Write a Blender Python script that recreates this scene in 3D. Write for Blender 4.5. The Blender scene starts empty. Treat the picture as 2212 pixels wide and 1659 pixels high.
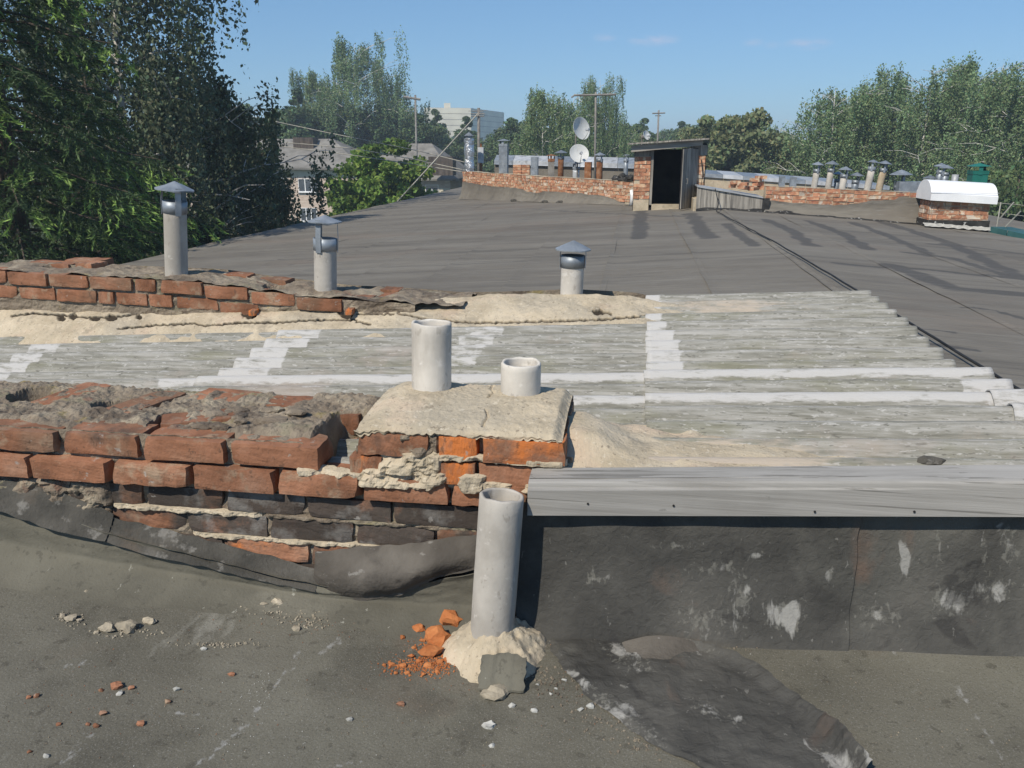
import bpy, bmesh, math, random
import numpy as np
from mathutils import noise as mn, Vector, Matrix

# ------------------------------------------------------------------ camera, sky, sun, exposure
scene = bpy.context.scene
PITCH = math.radians(16.4); YAW = math.radians(8.6); EYEZ = 1.27
cam_d = bpy.data.cameras.new('camera'); cam = bpy.data.objects.new('camera', cam_d)
scene.collection.objects.link(cam)
cam.location = (0, 0, EYEZ)
cam.rotation_euler = (math.pi/2 - PITCH, 0, YAW)
cam_d.sensor_width = 36; cam_d.lens = 36*1735/2212
cam_d.clip_start = 0.05; cam_d.clip_end = 6000
scene.camera = cam

SUN_EL = math.radians(47); SUN_AZ = math.radians(209)      # clockwise from +Y: behind the camera, to the left
world = bpy.data.worlds.new('World'); scene.world = world; world.use_nodes = True
wn = world.node_tree; wn.nodes.clear()
w_out = wn.nodes.new('ShaderNodeOutputWorld'); w_bg = wn.nodes.new('ShaderNodeBackground')
w_sky = wn.nodes.new('ShaderNodeTexSky'); w_sky.sky_type = 'NISHITA'; w_sky.sun_disc = False
w_sky.sun_elevation = SUN_EL; w_sky.sun_rotation = SUN_AZ
w_sky.altitude = 300; w_sky.air_density = 1.0; w_sky.dust_density = 0.0; w_sky.ozone_density = 4.0
w_bg.inputs['Strength'].default_value = 0.12
# a few small thin fair-weather clouds low over the horizon
w_tc = wn.nodes.new('ShaderNodeTexCoord')
def wnode(t, **k):
    n = wn.nodes.new(t)
    for a, b in k.items(): setattr(n, a, b)
    return n
w_map = wnode('ShaderNodeMapping'); w_map.inputs['Scale'].default_value = (42, 42, 130); wn.links.new(w_tc.outputs['Generated'], w_map.inputs['Vector'])
w_no = wnode('ShaderNodeTexNoise'); w_no.inputs['Scale'].default_value = 1.; w_no.inputs['Detail'].default_value = 5; wn.links.new(w_map.outputs[0], w_no.inputs['Vector'])
w_acc = None
for az, el, wd, hg, op in ((.7, 6.7, .026, .0065, 1.), (-2.5, 6.9, .014, .0045, .5), (10.2, 6.2, .024, .006, .9), (6.9, 6.4, .012, .004, .45), (8.2, 6.2, .010, .004, .4), (24, 9, .04, .008, .7), (-40, 8, .05, .009, .6), (70, 10, .05, .01, .6), (150, 9, .05, .01, .6), (-110, 9, .05, .01, .6)):
    a_, e_ = math.radians(az), math.radians(el); c_ = (math.sin(a_)*math.cos(e_), math.cos(a_)*math.cos(e_), math.sin(e_))
    m_ = wnode('ShaderNodeMapping'); m_.inputs['Scale'].default_value = (1/wd, 1/wd, 1/hg); m_.inputs['Location'].default_value = (-c_[0]/wd, -c_[1]/wd, -c_[2]/hg)
    wn.links.new(w_tc.outputs['Generated'], m_.inputs['Vector'])
    l_ = wnode('ShaderNodeVectorMath', operation='LENGTH'); wn.links.new(m_.outputs[0], l_.inputs[0])
    r_ = wnode('ShaderNodeMapRange'); r_.inputs['From Min'].default_value = 1.25; r_.inputs['From Max'].default_value = .1; r_.inputs['To Max'].default_value = op
    wn.links.new(l_.outputs['Value'], r_.inputs['Value'])
    if w_acc is None: w_acc = r_.outputs[0]
    else:
        s_ = wnode('ShaderNodeMath', operation='MAXIMUM'); wn.links.new(w_acc, s_.inputs[0]); wn.links.new(r_.outputs[0], s_.inputs[1]); w_acc = s_.outputs[0]
w_r = wnode('ShaderNodeMapRange'); w_r.inputs['From Min'].default_value = .36; w_r.inputs['From Max'].default_value = .66; wn.links.new(w_no.outputs['Fac'], w_r.inputs['Value'])
w_mul2 = wnode('ShaderNodeMath', operation='MULTIPLY'); wn.links.new(w_r.outputs[0], w_mul2.inputs[0]); wn.links.new(w_acc, w_mul2.inputs[1])
w_mix = wnode('ShaderNodeMix', data_type='RGBA'); wn.links.new(w_mul2.outputs[0], w_mix.inputs['Factor'])
w_gm = wnode('ShaderNodeGamma'); w_gm.inputs[1].default_value = .62; wn.links.new(w_sky.outputs[0], w_gm.inputs[0])
w_ti = wnode('ShaderNodeMix', data_type='RGBA', blend_type='MULTIPLY'); w_ti.inputs['Factor'].default_value = 1.; w_ti.inputs['B'].default_value = (.90, 1.33, 1.74, 1)
wn.links.new(w_gm.outputs[0], w_ti.inputs['A'])
wn.links.new(w_ti.outputs['Result'], w_mix.inputs['A']); w_mix.inputs['B'].default_value = (3.9, 4.6, 6.2, 1)
wn.links.new(w_mix.outputs['Result'], w_bg.inputs['Color']); wn.links.new(w_bg.outputs[0], w_out.inputs[0])

sun_d = bpy.data.lights.new('sun', 'SUN'); sun = bpy.data.objects.new('sun', sun_d); scene.collection.objects.link(sun)
sun_d.energy = 4.6; sun_d.angle = math.radians(.53); sun_d.color = (1, .915, .79)
sdir = Vector((math.sin(SUN_AZ)*math.cos(SUN_EL), math.cos(SUN_AZ)*math.cos(SUN_EL), math.sin(SUN_EL)))
sun.rotation_euler = sdir.to_track_quat('Z', 'Y').to_euler(); sun.location = (0, 0, 30)
scene.view_settings.view_transform = 'Standard'; scene.view_settings.look = 'None'
scene.view_settings.exposure = 0.08; scene.view_settings.gamma = 1.0
scene.view_settings.use_curve_mapping = False
scene.cycles.max_bounces = 6; scene.cycles.transparent_max_bounces = 4
scene.cycles.use_denoising = True

# ------------------------------------------------------------------ helpers
R = random.Random(7)
col = scene.collection
WL = {}                                     # world position of each object origin

def P(px, py, Y):
    "the place at distance Y along the roof that lies in a measured direction (survey of the photograph, 2212 px wide)"
    a = (px-1106)/1735; b = -(py-829.5)/1735
    cp, sp, cy, sy = math.cos(PITCH), math.sin(PITCH), math.cos(YAW), math.sin(YAW)
    fw = Vector((-sy*cp, cy*cp, -sp)); rt = Vector((cy, sy, 0)); up = rt.cross(fw)
    d = fw + rt*a + up*b
    return Vector((0, 0, EYEZ)) + d*(Y/d.y)
def XA(px, Y, Z):
    k = (px-1106)/1735
    cp, sp, cy, sy = math.cos(PITCH), math.sin(PITCH), math.cos(YAW), math.sin(YAW)
    # (X cy + Y sy) = k (-X sy cp + Y cy cp - (Z-EYE) sp)
    return (k*(Y*cy*cp-(Z-EYEZ)*sp)-Y*sy)/(cy+k*sy*cp)

def fin(o, parent=None, kind=None, label=None, cat=None, group=None):
    col.objects.link(o)
    if parent is not None: o.parent = parent
    for k, v in (('kind', kind), ('label', label), ('category', cat), ('group', group)):
        if v: o[k] = v
    return o
def thing(name, label, cat, loc=(0, 0, 0), group=None):
    o = bpy.data.objects.new(name, None); o.empty_display_size = .1; o.location = loc
    WL[o] = Vector(loc)
    return fin(o, None, None, label, cat, group)
def mk(name, verts, faces, mat, parent=None, smooth=False, origin=None, **tags):
    "verts in world space; the mesh is stored relative to its parent (or to origin)"
    base = WL[parent] if parent is not None else Vector(origin if origin is not None else (0, 0, 0))
    m = bpy.data.meshes.new(name)
    b = tuple(base)
    m.from_pydata([(v[0]-b[0], v[1]-b[1], v[2]-b[2]) for v in verts], [], faces); m.update()
    if mat: m.materials.append(mat)
    if smooth: m.polygons.foreach_set('use_smooth', [True]*len(m.polygons))
    o = bpy.data.objects.new(name, m)
    if parent is None: o.location = base
    WL[o] = base
    return fin(o, parent, **tags)
def inst(name, mesh, pos, parent=None, rot=(0, 0, 0), scale=(1, 1, 1), **tags):
    o = bpy.data.objects.new(name, mesh)
    base = WL[parent] if parent is not None else Vector((0, 0, 0))
    o.location = Vector(pos)-base; o.rotation_euler = rot; o.scale = scale
    WL[o] = Vector(pos)
    return fin(o, parent, **tags)
def dup(root, off=(0, 0, 0), rotz=None, scale=None, **tags):
    r = root.copy(); col.objects.link(r); r.location = root.location + Vector(off)
    if rotz is not None: r.rotation_euler = (0, 0, rotz)
    if scale: r.scale = scale
    for k, v in tags.items(): r['category' if k == 'cat' else k] = v
    WL[r] = r.location.copy()
    for ch in list(root.children):
        c = ch.copy(); col.objects.link(c); c.parent = r
        for g in list(ch.children):
            d = g.copy(); col.objects.link(d); d.parent = c
    return r

class B:
    "collects shapes into one mesh"
    def __init__(s): s.v = []; s.f = []
    def add(s, v, f):
        n = len(s.v); s.v += [tuple(q) for q in v]; s.f += [tuple(i+n for i in q) for q in f]; return s
    def box(s, x0, x1, y0, y1, z0, z1, M=None):
        v = [Vector(q) for q in ((x0,y0,z0),(x1,y0,z0),(x1,y1,z0),(x0,y1,z0),(x0,y0,z1),(x1,y0,z1),(x1,y1,z1),(x0,y1,z1))]
        if M is not None: v = [M @ q for q in v]
        return s.add(v, [(0,3,2,1),(4,5,6,7),(0,1,5,4),(1,2,6,5),(2,3,7,6),(3,0,4,7)])
    def tube(s, pts, rad, n=8, cap=True):
        pts = [Vector(p) for p in pts]
        if not hasattr(rad, '__len__'): rad = [rad]*len(pts)
        base = len(s.v)
        for i, p in enumerate(pts):
            t = (pts[min(i+1, len(pts)-1)]-pts[max(i-1, 0)])
            if t.length < 1e-9: t = Vector((0, 0, 1))
            t.normalize()
            a = t.cross(Vector((0, 0, 1)) if abs(t.z) < .93 else Vector((1, 0, 0))); a.normalize(); b = t.cross(a)
            for k in range(n):
                c = 2*math.pi*k/n
                s.v.append(tuple(p+(a*math.cos(c)+b*math.sin(c))*rad[i]))
        for i in range(len(pts)-1):
            for k in range(n):
                q = base+i*n; k2 = (k+1) % n
                s.f.append((q+k, q+k2, q+n+k2, q+n+k))
        if cap:
            s.f.append(tuple(base+k for k in range(n))[::-1]); s.f.append(tuple(base+(len(pts)-1)*n+k for k in range(n)))
        return s
    def lathe(s, prof, c=(0, 0, 0), n=24, M=None, closed=False):
        base = len(s.v); c = Vector(c)
        for r, z in prof:
            for k in range(n):
                a = 2*math.pi*k/n; q = Vector((r*math.cos(a), r*math.sin(a), z))
                if M is not None: q = M @ q
                s.v.append(tuple(q+c))
        m = len(prof)
        for i in range(m if closed else m-1):
            j = (i+1) % m
            for k in range(n):
                k2 = (k+1) % n
                s.f.append((base+i*n+k, base+i*n+k2, base+j*n+k2, base+j*n+k))
        return s
    def mk(s, name, mat, parent=None, **k): return mk(name, s.v, s.f, mat, parent, **k)

def grid(nu, nv, fn):
    v = [fn(i/(nu-1), j/(nv-1)) for j in range(nv) for i in range(nu)]
    f = [(j*nu+i, j*nu+i+1, (j+1)*nu+i+1, (j+1)*nu+i) for j in range(nv-1) for i in range(nu-1)]
    return v, f
def nz(x, y=0., z=0., s=1.): return mn.noise(Vector((x*s, y*s, z*s)))
def fb(x, y=0., z=0., s=1., o=4): return mn.fractal(Vector((x*s, y*s, z*s)), .9, 2.1, o)
def lerp(a, b, t): return a+(b-a)*t
def ss(a, b, x):
    t = max(0., min(1., (x-a)/(b-a))); return t*t*(3-2*t)
def pw(x, pts):
    if x <= pts[0][0]: return pts[0][1]
    for (a, p), (b, q) in zip(pts, pts[1:]):
        if x <= b: return p+(q-p)*(x-a)/(b-a)
    return pts[-1][1]

# ------------------------------------------------------------------ materials
def mat(name, ramp, scale=5., detail=6., rough=.9, bump=.0, bscale=40., stretch=(1, 1, 1), coord='Object', rnd=False,
        spots=(), metallic=0., attrs=(), nrough=.6, bdist=.01, bst=None, rot=0., dist=0.):
    m = bpy.data.materials.new(name); m.use_nodes = True
    t = m.node_tree; N = t.nodes; L = t.links; bs = N['Principled BSDF']
    bs.inputs['Roughness'].default_value = rough; bs.inputs['Metallic'].default_value = metallic
    bs.inputs['Specular IOR Level'].default_value = .25
    if coord == 'World':
        g = N.new('ShaderNodeNewGeometry'); src = g.outputs['Position']
    else:
        g = N.new('ShaderNodeTexCoord'); src = g.outputs[coord]
    if rnd:
        oi = N.new('ShaderNodeObjectInfo'); sc = N.new('ShaderNodeVectorMath'); sc.operation = 'SCALE'
        cx = N.new('ShaderNodeCombineXYZ')
        for i in range(3): L.new(oi.outputs['Random'], cx.inputs[i])
        L.new(cx.outputs[0], sc.inputs[0]); sc.inputs['Scale'].default_value = 37.
        ad = N.new('ShaderNodeVectorMath'); ad.operation = 'ADD'; L.new(src, ad.inputs[0]); L.new(sc.outputs[0], ad.inputs[1]); src = ad.outputs[0]
    def noise(scale, st=(1, 1, 1), det=detail, off=0.):
        mp = N.new('ShaderNodeMapping'); mp.inputs['Scale'].default_value = st; mp.inputs['Location'].default_value = (off, off*.7, off*1.3)
        L.new(src, mp.inputs['Vector']); mp.inputs['Rotation'].default_value = (0, rot, rot)
        n = N.new('ShaderNodeTexNoise'); n.inputs['Scale'].default_value = scale; n.inputs['Detail'].default_value = det
        n.inputs['Roughness'].default_value = nrough; n.inputs['Distortion'].default_value = dist; L.new(mp.outputs[0], n.inputs['Vector'])
        return n.outputs['Fac']
    r = N.new('ShaderNodeValToRGB'); el = r.color_ramp.elements
    while len(el) < len(ramp): el.new(.5)
    for e, (p, c) in zip(el, ramp): e.position = .5+(p-.5)*.68; e.color = (*c, 1)
    L.new(noise(scale, stretch), r.inputs[0]); cur = r.outputs[0]
    def attr(nm):
        a = N.new('ShaderNodeAttribute')
        if nm.startswith('@'): a.attribute_type = 'OBJECT'; a.attribute_name = nm[1:]
        else: a.attribute_name = nm
        return a.outputs['Fac']
    def mixc(cur, fac, c):
        mx = N.new('ShaderNodeMix'); mx.data_type = 'RGBA'; L.new(fac, mx.inputs['Factor']); L.new(cur, mx.inputs['A']); mx.inputs['B'].default_value = (*c, 1)
        return mx.outputs['Result']
    for k, sp in enumerate(spots):
        c, s_, lo, hi = sp[:4]; st = sp[4] if len(sp) > 4 and sp[4] else (1, 1, 1); at = sp[5] if len(sp) > 5 else None
        op = sp[6] if len(sp) > 6 else 1.
        mr = N.new('ShaderNodeMapRange'); mr.inputs['From Min'].default_value = lo; mr.inputs['From Max'].default_value = hi; mr.inputs['To Max'].default_value = op
        if lo < .8: lo = .5+(lo-.5)*.62; hi = .5+(hi-.5)*.62; mr.inputs['From Min'].default_value = lo; mr.inputs['From Max'].default_value = hi
        nn = noise(s_, st, detail, 3.1*(k+1))
        if at:      # the attribute lowers the threshold: patches grow with it
            a1 = N.new('ShaderNodeMath'); a1.operation = 'ADD'; L.new(nn, a1.inputs[0]); L.new(attr(at), a1.inputs[1]); nn = a1.outputs[0]
        L.new(nn, mr.inputs['Value']); cur = mixc(cur, mr.outputs[0], c)
    for nm, c, op in attrs:
        mm = N.new('ShaderNodeMath'); mm.operation = 'MULTIPLY'; L.new(attr(nm), mm.inputs[0]); mm.inputs[1].default_value = op
        cur = mixc(cur, mm.outputs[0], c)
    if rnd:
        hs = N.new('ShaderNodeHueSaturation'); mv = N.new('ShaderNodeMapRange'); mv.inputs['To Min'].default_value = .8; mv.inputs['To Max'].default_value = 1.2
        L.new(oi.outputs['Random'], mv.inputs['Value']); L.new(mv.outputs[0], hs.inputs['Value']); L.new(cur, hs.inputs['Color']); cur = hs.outputs[0]
    L.new(cur, bs.inputs['Base Color'])
    if bump:
        bp = N.new('ShaderNodeBump'); bp.inputs['Strength'].default_value = bump; bp.inputs['Distance'].default_value = bdist
        L.new(noise(bscale, bst or stretch, 8), bp.inputs['Height']); L.new(bp.outputs[0], bs.inputs['Normal'])
    return m

def leafmat(name, rough=.6, trans=.3):
    m = bpy.data.materials.new(name); m.use_nodes = True
    t = m.node_tree; N = t.nodes; L = t.links; bs = N['Principled BSDF']; out = N['Material Output']
    a = N.new('ShaderNodeAttribute'); a.attribute_name = 'Col'
    L.new(a.outputs['Color'], bs.inputs['Base Color']); bs.inputs['Roughness'].default_value = rough; bs.inputs['Specular IOR Level'].default_value = .3
    tr = N.new('ShaderNodeBsdfTranslucent'); L.new(a.outputs['Color'], tr.inputs['Color'])
    mx = N.new('ShaderNodeMixShader'); mx.inputs[0].default_value = trans
    L.new(bs.outputs[0], mx.inputs[1]); L.new(tr.outputs[0], mx.inputs[2]); L.new(mx.outputs[0], out.inputs['Surface'])
    return m

G = lambda v, w=0.: (v*(1+w), v, v*(1-w))
M_felt_near = mat('roofing_felt_near', [(.25, (0.088,0.083,0.065)), (.5, (0.126,0.119,0.094)), (.78, (0.156,0.150,0.119))], 1.7, 9, .93, .6, 130, coord='World',
    spots=[((0.179,0.170,0.137), 1.1, .55, .75, None, None, .6), ((0.076,0.072,0.057), 2.6, .56, .72, None, None, .6), ((0.145,0.130,0.073), .9, .64, .8, None, None, .4), ((0.069,0.064,0.050), 26, .66, .72, None, None, .6), ((0.274,0.268,0.231), 5.5, .70, .80, (1, .4, 1), None, .55), ((0.381,0.377,0.327), 34, .80, .84, (1, .6, 1), None, .8), ((.33,.33,.32), 60, .84, .96, (1, .6, 1), 'scrape', .6), ((.24,.235,.215), 260, .60, .70, None, None, .45), ((.045,.043,.038), 230, .60, .70, None, None, .45), ((.15,.115,.085), 1.4, .62, .78, None, None, .45)], bdist=.004)
M_felt_far = mat('roofing_felt_far', [(.3, (0.137,0.124,0.104)), (.55, (0.171,0.157,0.132)), (.75, (0.192,0.178,0.151))], .9, 8, .9, .45, 5, coord='World', stretch=(.35, 1.5, 1),
    spots=[((0.087,0.081,0.070), 1.1, .60, .75, (.22, 2.6, 1), None, .6), ((0.227,0.210,0.175), 1.9, .66, .80, (.25, 3.5, 1), None, .4), ((0.177,0.121,0.086), .35, .60, .8, (.5, 1, 1), None, .3), ((0.454,0.441,0.385), 14, .86, .89, (.5, 1.2, 1), None, .8), ((0.098,0.091,0.080), 9, .64, .75, (.15, 2, 1), None, .5), ((.072,.069,.065), 7, .85, 1.12, (.4, 1.5, 1), 'tar', .85), ((.09,.085,.08), 22, .60, .72, (.12, 2, 1), None, .45), ((.25,.24,.225), 26, .64, .74, (.12, 2, 1), None, .35)], bdist=.03, bst=(.3, 2.5, 1))
M_felt_dark = mat('bitumen_felt_dark', [(.3, (0.047,0.046,0.042)), (.55, (0.074,0.072,0.065)), (.8, (0.108,0.103,0.091))], 3, 9, .85, .9, 50, coord='World', dist=.5,
    spots=[((0.132,0.129,0.112), 1.6, .54, .75, (1, 1, .8), None, .7), ((0.157,0.101,0.072), 2.6, .66, .82, None, None, .5), ((0.202,0.197,0.171), 80, .84, .94, (1, 1, .6), 'scuff', .5), ((0.325,0.319,0.297), 13, .86, .93, (1.4, 1, .5), 'scuff', .75), ((0.031,0.030,0.029), 7, .66, .74, None, None, .6), ((0.224,0.218,0.198), 50, .76, .80, (1, 1, .5), None, .5)], bdist=.006)
M_felt_apron = mat('felt_apron', [(.3, (0.097,0.092,0.073)), (.55, (0.131,0.124,0.098)), (.8, (0.161,0.154,0.123))], 2.4, 9, .9, .6, 110, coord='World',
    spots=[((0.195,0.185,0.148), 3, .6, .78, (1, 1, .4), None, .6), ((0.073,0.068,0.055), 3.6, .6, .75, (1, 1, .6), None, .5), ((0.347,0.343,0.295), 22, .78, .82, (1.6, 1, .25), None, .7), ((0.069,0.065,0.053), 40, .66, .72, None, None, .5)], bdist=.004)
M_felt_edge = mat('felt_torn_edge', [(.3, (0.050,0.048,0.042)), (.6, (0.087,0.082,0.071)), (.85, (0.149,0.141,0.125))], 7, 9, .9, 1., 90, coord='World',
    spots=[((0.215,0.207,0.189), 14, .62, .72, None, None, .7), ((0.107,0.087,0.068), 5, .6, .75, None, None, .6)], bdist=.006)
M_tar = mat('tar_stain', [(.3, (.105,.101,.097)), (.7, (.145,.140,.134))], 2.2, 8, .9, .3, 20, coord='World', stretch=(.3, 1.5, 1), spots=[((.17,.163,.155), 6, .55, .7, (.4, 2, 1), None, .8)])
M_black = mat('black_bitumen', [(.3, (.018,.018,.018)), (.6, (.04,.039,.037)), (.85, (.09,.085,.08))], 7, 7, .7, .7, 40, coord='World', spots=[((.4,.4,.38), 12, .68, .73)])
M_brick = mat('old_brick', [(.22, (.15,.07,.04)), (.42, (.235,.108,.060)), (.6, (.305,.145,.084)), (.8, (.36,.20,.13))], 6, 9, .94, .8, 70, rnd=True,
    spots=[((.16,.10,.064), 3, .54, .74, None, None, .7), ((.34,.27,.19), 11, .60, .76, None, None, .6), ((.33,.24,.17), 2.5, .56, .8, None, None, .45), ((.60,.19,.052), 6, .80, .92, None, '@fresh', 1.), ((.062,.054,.047), 5, .80, .94, None, '@soot', .95), ((.20,.19,.175), 9, 1.06, 1.16, None, '@soot', .7), ((.36,.34,.31), 20, .74, .78, None, None, .6), ((.07,.05,.036), 34, .68, .74, None, None, .5)], bdist=.005)
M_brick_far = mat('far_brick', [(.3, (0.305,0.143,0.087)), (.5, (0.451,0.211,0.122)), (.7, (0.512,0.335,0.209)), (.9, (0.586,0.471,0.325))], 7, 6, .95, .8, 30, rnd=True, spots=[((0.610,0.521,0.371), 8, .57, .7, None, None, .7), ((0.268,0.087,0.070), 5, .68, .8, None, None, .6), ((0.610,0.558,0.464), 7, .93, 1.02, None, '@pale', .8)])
M_mortar = mat('cement_mortar', [(.3, (0.373,0.315,0.225)), (.5, (0.457,0.390,0.284)), (.75, (0.536,0.460,0.342))], 5, 9, .96, .9, 70, coord='World',
    spots=[((0.357,0.318,0.248), 2.2, .54, .72, None, None, .7), ((0.525,0.400,0.297), 3.5, .60, .78, None, None, .5), ((0.284,0.245,0.184), 8, .62, .74, None, None, .6), ((0.588,0.530,0.423), 60, .66, .72, None, None, .5), ((0.158,0.130,0.099), 70, .68, .73, None, None, .6), ((0.137,0.110,0.081), 26, .76, .79, None, None, .5)], bdist=.006, attrs=[('crack', (0.032,0.025,0.018), .97)])
M_mortar_old = mat('old_lichen_mortar', [(.25, (0.149,0.118,0.088)), (.5, (0.248,0.205,0.155)), (.78, (0.375,0.320,0.240))], 7, 10, .97, 1., 55, coord='World', nrough=.7,
    spots=[((0.094,0.074,0.058), 4, .56, .70, None, None, .8), ((0.419,0.362,0.265), 9, .60, .70, None, None, .7), ((0.276,0.221,0.075), 7, .66, .76, None, None, .6), ((0.221,0.215,0.140), 3.6, .62, .75, None, None, .6), ((0.221,0.105,0.070), 5, .68, .78, None, None, .6)], bdist=.012)
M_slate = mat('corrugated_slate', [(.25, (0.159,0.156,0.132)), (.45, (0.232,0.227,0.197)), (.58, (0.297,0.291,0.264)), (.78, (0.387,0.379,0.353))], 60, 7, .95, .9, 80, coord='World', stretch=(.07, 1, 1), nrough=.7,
    spots=[((0.194,0.192,0.123), 3.5, .58, .74, (.35, 1, 1), None, .5), ((0.456,0.449,0.425), 75, .64, .70, (.35, 1, 1), None, .7), ((0.099,0.097,0.081), 80, .64, .70, (.3, 1, 1), None, .7), ((0.387,0.376,0.348), 7, .6, .74, (.08, 1, 1), None, .6), ((0.361,0.304,0.264), 1.5, .58, .75, None, None, .5), ((0.129,0.128,0.098), 30, .70, .95, (.15, 1, 1), 'trough_shade', .7), ((0.473,0.466,0.451), 40, .93, 1.08, (.25, 1, 1), 'clean', .92), ((0.430,0.368,0.297), 30, .80, 1.0, (.3, 1, 1), 'dust', .85)], bdist=.006)  # trough olive and paler crests are painted wave shading; clean strips are bare cement
M_pipe = mat('asbestos_cement', [(.3, (0.375,0.349,0.309)), (.55, (0.475,0.447,0.400)), (.8, (0.551,0.521,0.469))], 5, 8, .92, .4, 60, rnd=True,
    spots=[((0.328,0.303,0.265), 5, .55, .72, (1, 1, .3), None, .8), ((0.634,0.607,0.562), 18, .66, .74, None, None, .5), ((0.259,0.234,0.199), 34, .68, .74, (1, 1, .5), None, .5)], bdist=.003)
M_wood = mat('weathered_plank', [(.2, (.215,.207,.19)), (.5, (.275,.266,.247)), (.8, (.33,.32,.30))], 6, 8, .92, .35, 18, stretch=(.3, 11, 11), nrough=.6, rot=.035, dist=.3,
    spots=[((.40,.385,.36), 1.1, .50, .75, (.5, 1, 1), None, .5), ((.10,.095,.083), 4, .63, .67, (.22, 13, 13), None, .6), ((.19,.18,.165), 1.4, .56, .75, (.7, 1, 1), None, .5), ((.10,.095,.085), 11, .74, .78, (.8, 1.2, 1.2), None, .6), ((.38,.27,.13), 9, .86, .88, (.6, 1, 1), None, .5)], bdist=.003)
M_wood_old = mat('grey_boards', [(.25, (0.135,0.126,0.113)), (.5, (0.250,0.233,0.205)), (.75, (0.378,0.352,0.307))], 6, 8, .9, .5, 20, stretch=(3, 3, .25), coord='World', spots=[((0.486,0.452,0.384), 4, .6, .7, (4, 4, .2), None, .6), ((0.068,0.063,0.058), 5, .62, .7, (5, 5, .15), None, .7)])
M_galv = mat('galvanised', [(.3, (.21,.235,.26)), (.6, (.29,.32,.35)), (.85, (.38,.41,.44))], 8, 6, .5, .15, 30, metallic=.45, rnd=True, spots=[((.13,.13,.13), 9, .64, .74, None, None, .5)])
M_galv_pale = mat('pale_sheet_metal', [(.3, (.36,.38,.40)), (.6, (.47,.49,.51)), (.85, (.56,.57,.58))], 5, 6, .55, .2, 14, metallic=.25, rnd=True, spots=[((.22,.22,.21), 4, .62, .72, None, None, .6)])
M_rust = mat('rusty_metal', [(.3, (.14,.06,.03)), (.55, (.25,.115,.055)), (.8, (.32,.2,.13))], 7, 7, .9, .4, 30, metallic=.1, rnd=True)
M_foil = mat('foil', [(.3, (.55,.56,.58)), (.7, (.75,.76,.78))], 5, 4, .28, .9, 9, metallic=.85, bdist=.06)
M_white = mat('white_paint', [(.3, (.74,.75,.76)), (.7, (.82,.83,.83))], 3, 5, .4)
M_dish = mat('dish_paint', [(.3, (.50,.51,.50)), (.7, (.62,.63,.61))], 4, 5, .5)
M_green = mat('green_paint', [(.3, (.012,.105,.085)), (.7, (.02,.16,.125))], 4, 5, .45)
M_teal = mat('teal_painted_sheet', [(.3, (.02,.075,.078)), (.7, (.04,.12,.12))], 3, 6, .5, .3, 20)
M_cable = mat('cable_rubber', [(.3, (.012,.012,.012)), (.7, (.03,.03,.03))], 6, 4, .6)
M_wire = mat('wire_metal', [(.3, (.30,.29,.25)), (.7, (.42,.41,.36))], 3, 3, .6)
M_pole = mat('pole_metal', [(.3, (.15,.14,.13)), (.7, (.25,.24,.22))], 6, 5, .7)
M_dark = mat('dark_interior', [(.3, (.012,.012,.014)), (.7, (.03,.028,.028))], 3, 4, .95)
M_birch = mat('birch_bark', [(.3, (.48,.46,.42)), (.6, (.62,.60,.56)), (.85, (.7,.68,.64))], 2, 6, .85, .3, 10, spots=[((.05,.045,.04), 3.2, .60, .66, (1, 1, 3), None, .95)])
M_bark = mat('brown_bark', [(.3, (.05,.038,.028)), (.7, (.12,.095,.075))], 4, 7, .95, .7, 12, stretch=(1, 1, .25))
M_twig = mat('twig', [(.3, (.06,.045,.035)), (.7, (.11,.085,.065))], 4, 4, .95)
M_leaf = leafmat('leaf'); M_needle = leafmat('needle', .55, .18)
M_ground = mat('grass_ground', [(.3, (.03,.045,.015)), (.55, (.055,.075,.025)), (.8, (.10,.09,.05))], .12, 9, .95, .4, 3, coord='World')
M_wall = mat('plaster_wall', [(.3, (.36,.31,.26)), (.7, (.46,.41,.35))], .9, 7, .92, .3, 20, coord='World')
M_pink = mat('pink_brickwork', [(.3, (.46,.36,.29)), (.55, (.56,.46,.38)), (.8, (.62,.55,.48))], 2.2, 8, .92, .3, 8, coord='World', stretch=(1, 1, 3))
M_sandc = mat('sandy_brick_wall', [(.3, (.52,.47,.37)), (.7, (.62,.57,.46))], 1.1, 7, .92, .2, 12, coord='World')
M_house_roof = mat('grey_slate_roof', [(.3, (.15,.14,.125)), (.55, (.21,.20,.18)), (.8, (.27,.26,.235))], .9, 8, .95, .4, 9, coord='World')
M_panel = mat('light_panel', [(.3, (0.718,0.671,0.534)), (.7, (0.858,0.811,0.645))], .2, 6, .9)
M_glass = mat('window_glass', [(.3, (.05,.06,.07)), (.7, (.10,.115,.13))], 1.2, 3, .12)
M_chip = mat('fresh_brick_chip', [(.3, (0.346,0.115,0.039)), (.7, (0.446,0.178,0.066))], 20, 6, .95, .5, 90, rnd=True)
M_stone = mat('rubble_stone', [(.3, (0.280,0.245,0.185)), (.6, (0.400,0.350,0.264)), (.85, (0.500,0.442,0.343))], 18, 6, .95, .5, 80, rnd=True)
M_limechip = mat('lime_chip', [(.3, (0.328,0.328,0.304)), (.7, (0.452,0.445,0.410))], 18, 5, .9, .3, 80, rnd=True)
M_felt_brown = mat('brown_felt', [(.3, (.075,.067,.057)), (.55, (.11,.099,.085)), (.8, (.15,.137,.118))], 5, 9, .9, .8, 70, coord='World', spots=[((.25,.24,.22), 30, .72, .76, (.4, 1, 1), None, .6), ((.05,.045,.04), 6, .6, .72, None, None, .6)], bdist=.006)
M_fascia = mat('pale_fascia', [(.3, (.24,.22,.19)), (.7, (.36,.335,.295))], 5, 8, .9, .4, 20, stretch=(.3, 4, 4), coord='World')

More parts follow.
